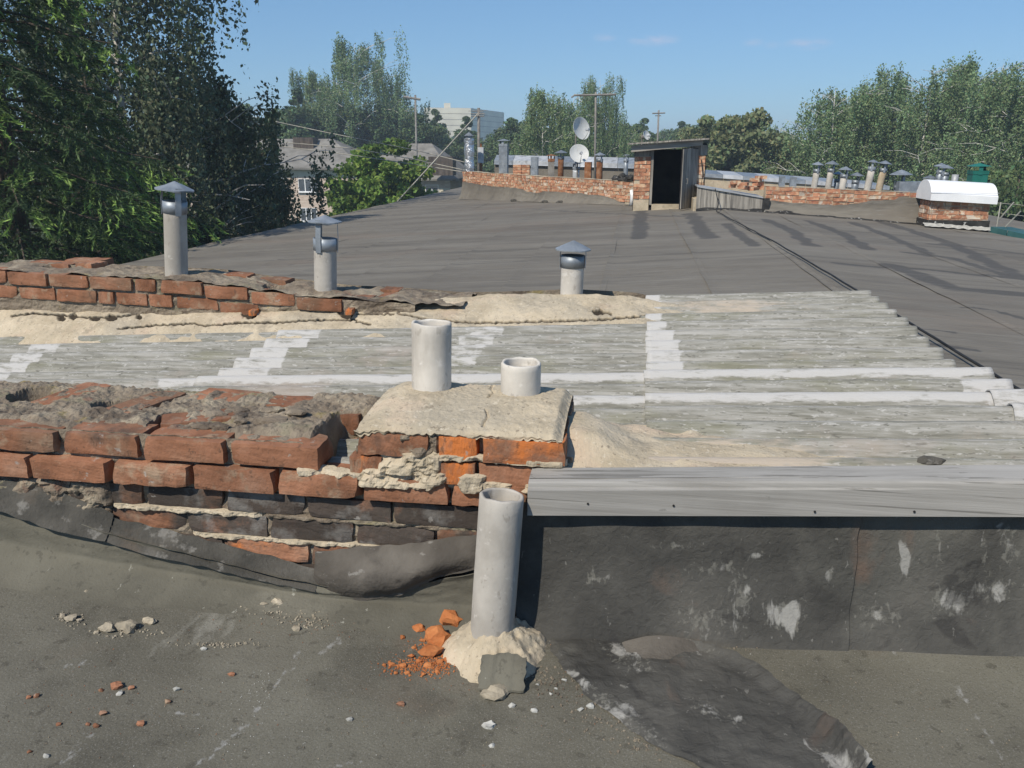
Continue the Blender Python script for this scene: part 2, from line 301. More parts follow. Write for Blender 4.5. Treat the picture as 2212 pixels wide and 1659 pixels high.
# ------------------------------------------------------------------ the ground and the roof decks
GZ = -7.5
def gfn(u, v):
    x = lerp(-900, 900, u); y = lerp(-300, 1200, v)
    return (x, y, GZ + .15*nz(x, y, 0, .05))
v, f = grid(40, 60, gfn); mk('ground', v, f, M_ground, kind='structure')

RIDGE = 1.7; SL = .065
def zf(X):                                   # the far deck: a low gable
    return SL*X if X < RIDGE else SL*(2*RIDGE-X)
def zr(X, Y=0):                              # the near deck: it dishes towards the pipe
    a = SL*X if X < RIDGE else SL*(2*RIDGE-X)
    b = -.02-.036*(X+.35)
    t = ss(-.15, -.75, X)
    return lerp(a, b, t) + .004*nz(X, Y, 0, 2.2)+.002*nz(X, Y, 3, 6)
_rv, _rf = grid(430, 250, lambda u, v: (lerp(-3.2, 3.4, u), lerp(-1.4, 2.06, v), zr(lerp(-3.2, 3.4, u), lerp(-1.4, 2.06, v))))
roof = mk('roof', _rv, _rf, M_felt_near, smooth=True, kind='structure')
SCR = [([(655,1395),(610,1470),(560,1530),(520,1575),(470,1620),(420,1659)], 13), ([(130,1650),(200,1585)], 16), ([(340,1540),(460,1545)], 8), ([(720,1655),(790,1645)], 9), ([(120,1440),(190,1430)], 12), ([(2060,1480),(2120,1560),(2170,1640)], 14), ([(1930,1410),(1960,1430)], 14), ([(1230,1600),(1220,1659)], 8), ([(1500,1570),(1540,1600)], 9), ([(900,1560),(920,1545)], 10), ([(1180,1560),(1190,1580)], 9), ([(690,1410),(740,1380)], 14)]
sc_ = []
for X, Y, Z in _rv:
    cy, sy = math.cos(YAW), math.sin(YAW); z_ = Z-EYEZ; dd = (-X*sy+Y*cy)*math.cos(PITCH)-z_*math.sin(PITCH)
    w_ = 0.
    if dd > .4 and Y > 1.1:
        qx = 1106+1735*(X*cy+Y*sy)/dd; qy = 829.5-1735*((-X*sy+Y*cy)*math.sin(PITCH)+z_*math.cos(PITCH))/dd
        for L_, wd in SCR:
            for (a, b), (c, d) in zip(L_, L_[1:]):
                t = max(0, min(1, ((qx-a)*(c-a)+(qy-b)*(d-b))/((c-a)**2+(d-b)**2)))
                w_ = max(w_, .38*ss(wd*1.6, 0, math.hypot(qx-a-t*(c-a), qy-b-t*(d-b))))
    sc_.append(w_)
at = roof.data.attributes.new('scrape', 'FLOAT', 'POINT'); at.data.foreach_set('value', sc_)

# felt rolls of the far deck, each lapped over the one below, laid along the roof
far_roof = mk('roof', *B().box(-8.1, 8.2, 4.5, 46, -.95, -.93).add(*grid(12, 2, lambda u, v: (lerp(-8.1, 8.2, u), lerp(4.4, 46, v), zf(lerp(-8.1, 8.2, u))-.02))).__dict__.values(), M_felt_far, kind='structure')
# stains of tar run along seams and down the slope (X, Y polylines on the deck)
TAR = []
for pts, w, side in [
    ([(1386,455),(1383,485),(1381,516)], .15, -1), ([(1492,462),(1512,490),(1532,516)], .16, -1), ([(1570,480),(1600,505),(1632,527)], .10, 1),
    ([(1655,474),(1710,500),(1752,530)], .13, 1), ([(1745,478),(1820,505),(1875,540)], .13, 1), ([(1840,482),(1920,510),(2000,548)], .12, 1), ([(1900,480),(2050,525),(2200,600)], .15, 1),
    ([(1815,570),(1890,577),(2000,583),(2212,607)], .10, 1), ([(1930,575),(1990,600),(2060,625),(2212,640)], .17, 1), ([(1955,546),(2060,560),(2180,600)], .10, 1),
    ([(2010,527),(2110,535),(2212,550)], .09, 1), ([(1950,707),(2020,712),(2065,718)], .03, 1), ([(1960,735),(2040,748),(2110,757)], .045, 1), ([(2080,664),(2150,672),(2212,690)], .04, 1), ([(1500,470),(1300,462),(1150,452)], .10, -1), ([(480,605),(640,570),(800,535)], .03, -1)]:
    L3 = []
    for px, py in pts:
        d = P(px, py, 10.)-Vector((0, 0, EYEZ))
        t = (0-EYEZ)/(d.z-SL*d.x) if side < 0 else (2*SL*RIDGE-EYEZ)/(d.z+SL*d.x)
        L3.append((d.x*t, d.y*t))
    TAR.append((L3, w, min(q[0] for q in L3)-.6, max(q[0] for q in L3)+.6, min(q[1] for q in L3)-.6, max(q[1] for q in L3)+.6))
def tar_at(X, Y):
    m = 0.
    for L3, w, xa, xb, ya, yb in TAR:
        if not (xa < X < xb and ya < Y < yb): continue
        for (a, b), (c, d) in zip(L3, L3[1:]):
            t = max(0, min(1, ((X-a)*(c-a)+(Y-b)*(d-b))/((c-a)**2+(d-b)**2)))
            ds = math.hypot(X-a-t*(c-a), Y-b-t*(d-b)); m = max(m, ss(w*1.5, w*.4, ds+.5*w*nz(X, Y, 0, 2.2)))
    return m*.72
x = -8.15; k = 0
while x < 8.1:
    w = .98
    def fn(u, v, x=x, k=k):
        X = x + (w+.06)*u + .012*nz(v*46, k, 0, .3)
        Y = 4.30 + (46-4.3)*v**1.8
        e = .012*(1-ss(0, .08, u)) if X < RIDGE else .012*ss(.92, 1, u)
        wob = .016*nz(X, Y, k, .55)+.010*nz(X*.35, Y*1.8, 7, 1.1)
        if x < -8.1 and u == 0: X += .07*nz(Y, 1, 0, .9)
        return (X, Y, zf(X)+e+wob+.006)
    vv, ff = grid(*((22, 420) if x > -1.2 else (10, 220)), fn)
    o = mk('felt_strip', vv, ff, M_felt_far, far_roof, smooth=True)
    at = o.data.attributes.new('tar', 'FLOAT', 'POINT'); at.data.foreach_set('value', [tar_at(q[0], q[1]) for q in vv])
    x += w; k += 1
for k in range(7):
    xa = 1.40+k*.98
    vv, ff = grid(9, 24, lambda u, v, xa=xa, k=k: (xa+1.04*u, lerp(1.9, 4.42, v), zf(xa+1.04*u)+.012*ss(.92, 1, u)+.010*nz(xa+u, v*2.5, k, .9)+.004))
    mk('felt_strip', vv, ff, M_felt_far, far_roof, smooth=True)
# the block under the decks
bld = thing('apartment_block', 'long low brick apartment block that carries the felt roof', 'building', (0, 20, GZ))
B().box(-7.9, -7.6, -12, 46, GZ, -.56).mk('wall', M_wall, bld)
B().box(7.6, 7.9, -12, 46, GZ, -.32).mk('wall', M_wall, bld)
B().box(-7.6, 7.6, 45.7, 46, GZ, -.56).mk('wall', M_wall, bld)
B().box(-7.6, 7.6, -12, -11.7, GZ, -.56).mk('wall', M_wall, bld)
v, f = grid(24, 12, lambda u, v: (lerp(-8.1, -3.1, u), lerp(-12, 2.06, v), lerp(-.5, zr(-3.2), ss(0, 1, u))-.012)); mk('roof_deck', v, f, M_felt_near, bld, smooth=True)
v, f = grid(24, 12, lambda u, v: (lerp(3.3, 8.1, u), lerp(-12, 2.06, v), zf(lerp(3.3, 8.1, u))-.012)); mk('roof_deck', v, f, M_felt_near, bld, smooth=True)
v, f = grid(24, 12, lambda u, v: (lerp(-3.3, 3.4, u), lerp(-12, -1.35, v), zr(lerp(-3.3, 3.4, u))-.02)); mk('roof_deck', v, f, M_felt_near, bld, smooth=True)
B().box(-8.0, 8.0, 2.06, 4.4, -.97, -.95).mk('joint_floor', M_wall, bld)

# ------------------------------------------------------------------ bricks
def brick_mesh(seed, cuts=6, amp=.0028, chip=.5):
    bm = bmesh.new(); bmesh.ops.create_cube(bm, size=1)
    bmesh.ops.subdivide_edges(bm, edges=bm.edges[:], cuts=cuts, use_grid_fill=True)
    rr = random.Random(seed)
    cs = [(Vector((rr.choice((-.5, .5))*.25, rr.choice((-.5, .5))*.12, rr.choice((-.5, .5))*.065)), rr.uniform(.02, .045)) for _ in range(3)]
    for q in bm.verts:
        c = Vector((q.co.x*.25, q.co.y*.12, q.co.z*.065))
        m = sorted((abs(abs(q.co.x)-.5) < .01, abs(abs(q.co.y)-.5) < .01, abs(abs(q.co.z)-.5) < .01)).count(True)
        if m >= 2: c *= (1-.004*m); c.z *= .985; c.y *= .99
        c += Vector((nz(c.x+seed, c.y, c.z, 28), nz(c.x, c.y+seed, c.z, 28), nz(c.x, c.y, c.z+seed*3, 28)))*amp
        c += Vector((0, nz(c.x, seed, c.z, 60), nz(c.x, c.y, seed, 60)))*amp*.6
        for cc, r in cs:
            d = (c-cc).length
            if d < r: c += (Vector((0, 0, 0))-cc).normalized()*(r-d)*chip*.5
        q.co = c
    me = bpy.data.meshes.new('worn_brick'); bm.to_mesh(me); bm.free(); me.materials.append(M_brick)
    me.polygons.foreach_set('use_smooth', [False]*len(me.polygons))
    return me
BRK = [brick_mesh(i*11+3) for i in range(8)]
def brick(parent, x0, x1, yf, zc, soot=0., fresh=0., depth=.12, h=.065, tilt=0., yaw=0., dz=0.):
    o = inst('brick', R.choice(BRK), ((x0+x1)/2, yf+depth/2+R.uniform(-.003, .003), zc+dz), parent,
             (R.uniform(-.02, .02), tilt+R.uniform(-.008, .008), yaw+R.uniform(-.02, .02)), ((x1-x0)/.25*R.choice((1, 1)), depth/.12, h/.065*R.uniform(.96, 1.03)))
    o['soot'] = soot; o['fresh'] = fresh
    return o
def row(parent, edges, yf, zc, soot=0., fresh=0., gap=.009, **k):
    for a, b in edges:
        x0, x1 = XA(a, yf, zc), XA(b, yf, zc)
        brick(parent, x0+gap*.2, x1-gap*.2, yf+R.uniform(-.004, .004), zc, soot if not callable(soot) else soot(), fresh if not callable(fresh) else fresh(), **k)

# front wall -----------------------------------------------------------------
fw = thing('brick_wall', 'low weathered red brick wall with open flue holes in its top, sagging felt at its foot', 'wall', (-1.3, 2.2, -.02))
FZ = (.4335, .356, .279, .202, .125, .048)            # course centres
HOLES = [(XA(15, 2.2, .47), 2.33, .085, .07), (XA(222, 2.2, .47), 2.27, .07, .06), (XA(342, 2.1, .47), 2.15, .045, .085)]
def top_h(X, Y):
    z = .470 + .013*fb(X, Y, 1, 7) + .008*nz(X, Y, 5, 28)+.006*nz(X, Y, 2, 60)+.004*nz(X, Y, 8, 110)
    z += .012*ss(-1.1, -1.0, X)
    z -= .03*ss(2.42, 2.52, Y)
    for hx, hy, rx, ry in HOLES:
        d = math.hypot((X-hx)/rx, (Y-hy)/ry) + .25*nz(X, Y, 9, 14)
        z -= .30*ss(1.05, .8, d)
    # the broken gap beside the chimney block
    z -= .17*ss(-.90, -.87, X)*ss(2.30, 2.24, Y+.03*nz(X, Y, 2, 20))*ss(-.74, -.77, X)
    z -= .034*ss(2.10+.05*nz(X, 3, 0, 5), 2.04+.05*nz(X, 3, 0, 5), Y)
    return z
v, f = grid(380, 110, lambda u, v: (lerp(-2.6, -.70, u), lerp(2.018, 2.54, v), top_h(lerp(-2.6, -.70, u), lerp(2.018, 2.54, v))))
mk('mortar_top', v, f, M_mortar_old, fw)
def core(u, v):
    X = lerp(-2.6, -.14, u); Z = lerp(-.15, .47, v)
    return (X, 2.022+.010*fb(X, Z, 2, 22)+.004*nz(X, Z, 1, 60), Z-.17*ss(.8, 1, v)*ss(-.9, -.87, X)*ss(-.75, -.77, X))
v, f = grid(200, 50, core); mk('mortar_core', v, f, M_mortar_old, fw)
B().box(-2.6, -.2, 2.30, 2.53, -.9, .40).mk('back_core', M_mortar_old, fw)
row(fw, [(-430, -252), (-246, -66), (-60, 119)], 1.996, FZ[0], .12); row(fw, [(137, 299)], 2.006, FZ[0], .34); row(fw, [(308, 482), (498, 688)], 1.992, FZ[0], .08)
row(fw, [(-480, -306), (-298, -126), (-118, 56), (66, 230), (240, 405), (416, 590), (599, 775)], 1.978, FZ[1], lambda: R.choice((.08, .12, .2)))
row(fw, [(785, 968), (973, 1140)], 1.985, FZ[1], .05, .22)
row(fw, [(-560, -390), (-384, -216), (-210, -40), (-36, 134), (142, 310), (315, 483), (488, 659), (664, 845), (850, 1034), (1038, 1150)], 2.008, FZ[2], lambda: R.uniform(.44, .62))
row(fw, [(-460, -290), (-284, -116), (-110, 60), (64, 232), (236, 402), (405, 577), (581, 765), (769, 940), (944, 1120)], 2.010, FZ[3], lambda: R.uniform(.36, .60), lambda: R.choice((0, .3)))
row(fw, [(150, 318), (322, 485), (489, 668), (672, 850), (854, 1040)], 2.008, FZ[4], lambda: R.uniform(.34, .5), lambda: R.choice((.05, .18)))
row(fw, [(400, 560), (566, 745), (750, 930), (934, 1110)], 2.010, FZ[5], .4)
# bricks of the inner leaf that show in the broken gap and the holes
for (a, b, yf, z) in ((688, 775, 2.27, .435), (690, 770, 2.26, .36)): brick(fw, XA(a, yf, z), XA(b, yf, z), yf, z, .22)
for X, Y, yw in ((HOLES[1][0]+.075, 2.25, 1.3), (HOLES[0][0]+.12, 2.30, 1.45), (HOLES[2][0]+.09, 2.14, .5), (-1.05, 2.33, .1), (-1.33, 2.36, -.1)):
    brick(fw, X-.12, X+.12, Y, .438, .25, yaw=yw)
# loose flat mortar flakes on top
def blob(name, parent, c, r, m, seed, n=2, flat=1., amp=.35, **tags):
    bm = bmesh.new(); bmesh.ops.create_icosphere(bm, subdivisions=n, radius=1)
    for q in bm.verts:
        d = q.co.normalized(); k = 1+amp*nz(d.x+seed*3.7, d.y, d.z, 1.3)+amp*.4*nz(d.x, d.y+seed, d.z, 3.5)
        q.co = Vector((d.x*r[0]*k, d.y*r[1]*k, d.z*r[2]*k*flat))
    vs = [tuple(q.co+Vector(c)) for q in bm.verts]; fs = [tuple(v.index for v in p.verts) for p in bm.faces]; bm.free()
    if parent is None: return mk(name, vs, fs, m, None, origin=(c[0], c[1], c[2]-r[2]*.6), **tags)
    return mk(name, vs, fs, m, parent, **tags)
for i in range(14):
    X = R.uniform(-1.28, -.95); Y = R.uniform(2.03, 2.3)
    blob('mortar_flake', fw, (X, Y, top_h(X, Y)+.004), (R.uniform(.02, .05), R.uniform(.015, .035), R.uniform(.006, .014)), M_mortar_old, i)

# smears of new mortar squeezed over the old brickwork
def smear(parent, x0, x1, z0, z1, y, seed, thick=.02, cov=.0, m=None, sc=16, name='mortar_smear'):
    def fn(u, v):
        X = lerp(x0, x1, u); Z = lerp(z0, z1, v)
        e = min(u/.12, (1-u)/.12, v/.25, (1-v)/.25, 1.)
        d = fb(X+seed, Z*1.3, seed, sc)*.9+cov+.25*e-.25
        t = max(-.012, min(1., d*2.2)*thick)+.006*nz(X, Z, seed, 55)
        if e < .3: t -= (.3-e)*.06
        return (X, y-t, Z)
    nu = max(12, int((x1-x0)/.006)); nv = max(8, int((z1-z0)/.006))
    vv, ff = grid(nu, nv, fn); return mk(name, vv, ff, m or M_mortar, parent)

# chimney block ---------------------------------------------------------------
ck = thing('chimney_block', 'red brick chimney block with smooth cement cap carrying two open pipes', 'chimney', (-.46, 2.2, .39))
X0, X1 = XA(768, 2.0, .5), XA(1218, 2.0, .5)
B().box(X0+.02, X1-.02, 2.03, 2.36, .30, .525).mk('core', M_mortar, ck)
ZA, ZB = .490, .416
row(ck, [(770, 928)], 1.990, ZA, .3, depth=.12); row(ck, [(946, 1031)], 1.985, ZA, 0, .42); row(ck, [(1041, 1221)], 1.978, ZA, 0, .38, tilt=.0)
row(ck, [(755, 826)], 1.992, ZB, 0, .22); row(ck, [(946, 1028)], 1.985, ZB, 0, .34); row(ck, [(1031, 1214)], 1.982, ZB, 0, .28)
row(ck, [(840, 938)], 2.004, ZB, .2)
for z in (ZA, ZB):
    for y0 in (2.105, 2.232):
        o = inst('brick', R.choice(BRK), (X1-.07, y0+.06, z), ck, (0, 0, 0), (.56, .98, 1.02)); o['soot'] = .12; o['fresh'] = .05
    for y0 in (2.115, 2.235):
        o = inst('brick', R.choice(BRK), (X0+.07, y0+.06, z), ck, (0, 0, 0), (.54, .98, 1.02)); o['soot'] = .2; o['fresh'] = 0
    for xx in (X0+.2, X0+.45): 
        o = inst('brick', R.choice(BRK), (xx, 2.33, z), ck, (0, 0, 0), (.98, .9, 1)); o['soot'] = .1; o['fresh'] = 0
def cap(u, v):
    X = lerp(X0+.002, X1-.004, u)
    prof = [(0, 2.385, .50), (.12, 2.375, .553), (.2, 2.33, .566), (.55, 2.17, .566), (.78, 2.03, .550), (.86, 1.996, .540), (.92, 1.984, .530), (1, 1.990, .518)]
    Y = pw(v, [(a, b) for a, b, c in prof]); Z = pw(v, [(a, c) for a, b, c in prof])
    e = ss(0, .10, u)*ss(1, .95, u)
    Z -= (1-e)*.020*(1 if v < .9 else .3)
    ax = lerp(X0, X1, u)
    if v > .84: Z -= (.024*abs(fb(ax, 1, 0, 11))+.014*abs(nz(ax, 4, 0, 45)))*ss(.84, 1, v)-.008*ss(.84, 1, v)
    Z += .0025*fb(X, Y, 3, 6)+.0022*nz(X, Y, 3, 40)+.0015*nz(X, Y, 9, 90)
    for bx in (-.588, -.317): Z += .014*math.exp(-((X-bx)**2+(Y-2.26)**2)/.010)
    cr = abs(X-(-.41+.10*(2.3-Y)+.018*nz(Y, 2, 0, 18)))
    if cr < .0045 and .2 < v < .8 and (Y > 2.2 or Y < 2.13): Z -= .008
    Y += .006*nz(X, v*3, 4, 9)*ss(.6, .9, v)
    return (X, Y, Z)
v, f = grid(230, 110, cap); mk('mortar_cap', v, f, M_mortar, ck, smooth=True)
smear(ck, XA(815, 1.99, .44), XA(955, 1.99, .44), .40, .472, 1.992, 4, .018, .35)
smear(ck, XA(862, 1.99, .5), XA(948, 1.99, .5), .455, .525, 1.996, 6, .018, .25, M_mortar_old)
smear(ck, XA(770, 1.985, .4), XA(1062, 1.985, .4), .362, .422, 1.990, 8, .022, .35)
smear(ck, XA(930, 1.985, .46), XA(1225, 1.985, .46), .452, .474, 1.990, 9, .014, .5)
smear(ck, XA(1010, 1.985, .385), XA(1160, 1.985, .385), .372, .402, 1.992, 11, .018, .4)
smear(fw, XA(640, 1.99, .39), XA(790, 1.99, .39), .382, .404, 1.995, 13, .018, .35)
smear(fw, XA(560, 2.0, .24), XA(1040, 2.0, .24), .232, .246, 2.008, 15, .006, .15, M_mortar_old)
smear(fw, XA(230, 2.0, .24), XA(560, 2.0, .24), .230, .248, 2.006, 17, .008, .2, M_mortar)
smear(fw, XA(-40, 2.0, .3), XA(235, 2.0, .3), .20, .315, 2.004, 19, .014, .25, M_mortar_old)
smear(fw, XA(400, 2.0, .16), XA(1030, 2.0, .16), .154, .170, 2.008, 21, .006, .15, M_mortar)

# open asbestos-cement pipes --------------------------------------------------
def open_pipe(label, base, top, r=.059, th=.010, cut=0., seed=0):
    base = Vector(base); top = Vector(top); ax = top-base; L = ax.length
    Mq = ax.to_track_quat('Z', 'Y').to_matrix().to_4x4()
    prof = [(r*.99, 0), (r*1.005, L*.3), (r, L*.6), (r*1.004, L*.9), (r, L-.004), (r-.003, L), (r-th+.001, L), (r-th, L-.005), (r-th, L*.5), (r-th, .0)]
    b = B(); n = 48
    b.lathe(prof, base, n, Mq)
    v2 = []
    for q in b.v:
        d = Vector(q)-base; h = d.dot(ax)/L
        q = Vector(q)
        if h > L*.93: q += ax.normalized()*(.004*nz(q.x, q.y, seed, 30)-.010*max(0, nz(q.x, q.y, seed+5, 22)-.15)+cut*(q.x-base.x))
        q += Vector((nz(q.x, q.z, seed, 9), nz(q.y, q.z, seed+2, 9), 0))*.0012
        v2.append(q)
    return mk('pipe', v2, b.f, M_pipe, None, smooth=True, origin=base, label=label, cat='pipe')
open_pipe('taller of the two open grey pipes set in the cement cap', (-.590, 2.262, .50), (-.584, 2.270, .775), seed=1)
open_pipe('shorter open grey pipe set in the cement cap beside a taller one', (-.318, 2.266, .50), (-.315, 2.262, .666), seed=2)
open_pipe('open grey pipe leaning in front of the wall, its foot in a cement mound', tuple(P(1062, 1375, 1.83)), tuple(P(1084, 1068, 1.865)), .0575, cut=-.03, seed=3)

# plank ------------------------------------------------------------------------
pl = thing('plank', 'grey weathered timber beam lying along the edge of the corrugated sheets', 'plank', (-.245, 1.95, .40))
def plank(u, v):
    L = 2.6; s = u*L
    prof = [(0, 1.888, -.046), (.40, 1.887, .032), (.44, 1.889, .040), (.47, 1.894, .0445), (.52, 1.912, .046), (.75, 1.985, .048), (.8, 1.990, .042), (1, 1.990, -.046)]
    Y = pw(v, [(a, b) for a, b, c in prof]); Z = pw(v, [(a, c) for a, b, c in prof])
    wane = ss(.45, 0, u)*.010
    if .38 < v < .52: Y += wane*1.4; Z -= wane*.15
    X = -.245+s*.9977; Z = .400+s*.0685+Z*1.0
    Z += .0015*nz(X*2, 1, 1, 1); Y += .0015*nz(X*1.5, 4, 4, 1)
    return (X, Y, Z)
v, f = grid(150, 40, plank); n = 150
f += [tuple(j*n for j in range(40)), tuple(j*n+n-1 for j in range(40))[::-1]]
f += [(i, i+39*n, i+1+39*n, i+1) for i in range(n-1)]
mk('timber', v, f, M_wood, pl)
for px, py in ((1270, 1088), (1455, 1092), (1760, 1105), (1975, 1105), (2000, 1012)):
    q = P(px, py, 1.887) if py > 1050 else P(px, 1030, 1.93)
    B().lathe([(0, 0), (.003, 0), (.003, .002), (0, .002)], q, 8, Matrix.Rotation(math.pi/2, 4, 'X')).mk('nail', M_cable, pl)

# felt-covered upstand under the plank -----------------------------------------
fu = thing('felt_upstand', 'low kerb wall covered in dark scuffed bitumen felt under the grey beam', 'wall', (.5, 2.0, 0))
B().box(-.30, 2.35, 2.0, 2.06, -.3, .33).mk('core', M_mortar_old, fu)
def upst(xa, xb, lift):
    def fn(u, v):
        X = lerp(xa, xb, u)+.006*nz(v*3, xa, 0, 2)
        zb = zr(X, 1.88)-.004; zt = .352+.0685*(X+.245)+.02
        Z = lerp(zb, zt, v)
        Y = 1.935-.05*(1-v)**3+.010*nz(X, Z, 3, 3.2)+.004*nz(X, Z, 5, 11)-lift
        Y += .010*ss(.35, .1, v)*nz(X, 2, 0, 6)
        return (X, Y, Z)
    vv, ff = grid(150, 60, fn); o = mk('felt_sheet', vv, ff, M_felt_dark, fu, smooth=True)
    SC = [(1600, 1300, 26, 60), (1560, 1225, 50, 14), (1700, 1330, 40, 40), (1520, 1340, 50, 30), (1955, 1200, 9, 60), (2030, 1190, 9, 50), (2125, 1200, 8, 60), (2140, 1270, 40, 25), (2050, 1300, 40, 30), (1900, 1330, 40, 30), (1640, 1200, 20, 8), (1450, 1180, 40, 8), (1290, 1250, 25, 20), (2180, 1180, 25, 50), (1790, 1250, 8, 30), (1480, 1240, 16, 14), (1350, 1160, 12, 5)]
    sv = []
    for X, Y, Z in vv:
        cy, sy = math.cos(YAW), math.sin(YAW); z_ = Z-EYEZ; dd = (-X*sy+Y*cy)*math.cos(PITCH)-z_*math.sin(PITCH)
        qx = 1106+1735*(X*cy+Y*sy)/dd; qy = 829.5-1735*((-X*sy+Y*cy)*math.sin(PITCH)+z_*math.cos(PITCH))/dd
        sv.append(max(.39*math.exp(-((qx-a)/(2.*w))**2-((qy-b)/(1.8*h))**2) for a, b, w, h in SC))
    at = o.data.attributes.new('scuff', 'FLOAT', 'POINT'); at.data.foreach_set('value', sv)
upst(-.275, .585, .006); upst(.572, 2.3, 0)
# a flap of felt at the foot
def flap(u, v):
    X = lerp(XA(1340, 1.85, .05), XA(1525, 1.85, .05), u)
    t = math.sin(math.pi*(.12+.78*u))
    y1 = 1.875; y0 = 1.875-.115*t
    Y = lerp(y1, y0, v); Z = zr(X, Y)+.004+.03*(1-v)**2*math.sin(math.pi*u)**.7+.010*v*math.sin(u*5)*math.sin(math.pi*u)+.003*nz(X, Y, 2, 20)
    return (X, Y, Z)
v, f = grid(30, 14, flap); mk('felt_flap', v, f, M_felt_brown, fu, smooth=True)

# felt apron that sags at the foot of the brick wall -----------------------------
AT = [(-2.6, .33)]
for px, py in ((-60, 1070), (0, 1085), (120, 1118), (235, 1150), (450, 1203), (560, 1232), (680, 1258), (760, 1268), (900, 1262), (1030, 1240), (1100, 1230)):
    q = P(px, py, 1.965); AT.append((q.x, q.z))
ap = thing('felt_apron', 'grey roofing felt turned up against the brick wall, sagging away from it', 'felt', (-1.3, 1.85, 0))
def apron(u, v):
    X = lerp(-2.6, -.30, u); zt = pw(X, AT)
    yb = 1.70+.05*nz(X, 0, 0, 1.7); zb = zr(X, yb)-.003
    t = v
    Y = lerp(yb, 1.985, min(1, t*1.9)**.8 if t < .5 else min(1., .95+.1*(t-.5)))
    Z = lerp(zb, zt, ss(.12, 1.0, t)**1.15)
    sag = math.exp(-((X+1.05)/.45)**2)*.02
    Y -= sag*ss(.3, .8, t)+.010*fb(X, t, 2, 3)*ss(.1, .4, t)
    Y -= .022*ss(.80, 1., t)*(.6+.6*nz(X, 0, 5, 5))
    Z += .005*nz(X, 7, 0, 16)*t
    return (X, Y, Z)
v, f = grid(170, 46, apron); mk('felt_sheet', v, f, M_felt_apron, ap, smooth=True)
# ragged upper layer at the left
def lip(pts, y, th, seed, out=.03, name='felt_flap', m=None, nu=70, bulge=0.):
    top = [(P(a, b, y).x, P(a, b, y).z) for a, b, c in pts]; bot = [(P(a, c, y).x, P(a, c, y).z) for a, b, c in pts]
    xa, xb = top[0][0], top[-1][0]
    def fn(u, v):
        X = lerp(xa, xb, u); zt = pw(X, top); zb = pw(X, bot)
        zz = lerp(zt, zb, v)+.006*nz(X, v, seed, 22)
        o = out*v**1.3+bulge*math.sin(math.pi*min(1, v*1.05))*math.sin(math.pi*u)**.6
        return (X, y-o+.006*nz(X, zz, seed, 14)+.012*(1-v), zz)
    vv, ff = grid(nu, 18, fn); mk(name, vv, ff, m or M_felt_edge, ap, smooth=True)
lip([(-420, 985, 1020), (-200, 1010, 1044), (-60, 1032, 1068), (0, 1040, 1084), (110, 1062, 1122), (175, 1085, 1140), (240, 1112, 1155)], 1.990, .01, 3, .045)
lip([(230, 1120, 1152), (330, 1142, 1182), (450, 1172, 1208), (560, 1200, 1236), (690, 1236, 1262)], 1.990, .01, 5, .042)
lip([(676, 1196, 1262), (720, 1192, 1285), (790, 1184, 1290), (870, 1180, 1278), (950, 1168, 1240), (1035, 1158, 1222)], 1.985, .01, 7, .02, bulge=.055, m=M_felt_brown)

# cement mound at the foot of the leaning pipe -----------------------------------
md = thing('cement_mound', 'pale cement mound packed round the foot of the leaning pipe', 'cement', (-.35, 1.87, -.03))
def mound(u, v):
    a = 2*math.pi*u; rr = v
    rad = .145+.035*nz(math.cos(a), math.sin(a), 1, 1.4)+.012*nz(math.cos(a), math.sin(a), 5, 5)
    c_ = P(1060, 1362, 1.83)
    X = c_.x+.004+math.cos(a)*rad*rr*1.0; Y = 1.835+math.sin(a)*rad*rr*1.0
    h = .115*(1-rr)**.8+.012*fb(X, Y, 1, 22)*(1-rr*.4)*ss(0, .2, rr)+.006*nz(X, Y, 4, 70)
    return (X, Y, zr(X, Y)-.006+max(0, h)+.006*(1-rr**6))
v, f = grid(120, 40, mound); mk('mortar', v, f, M_mortar, md, smooth=True)

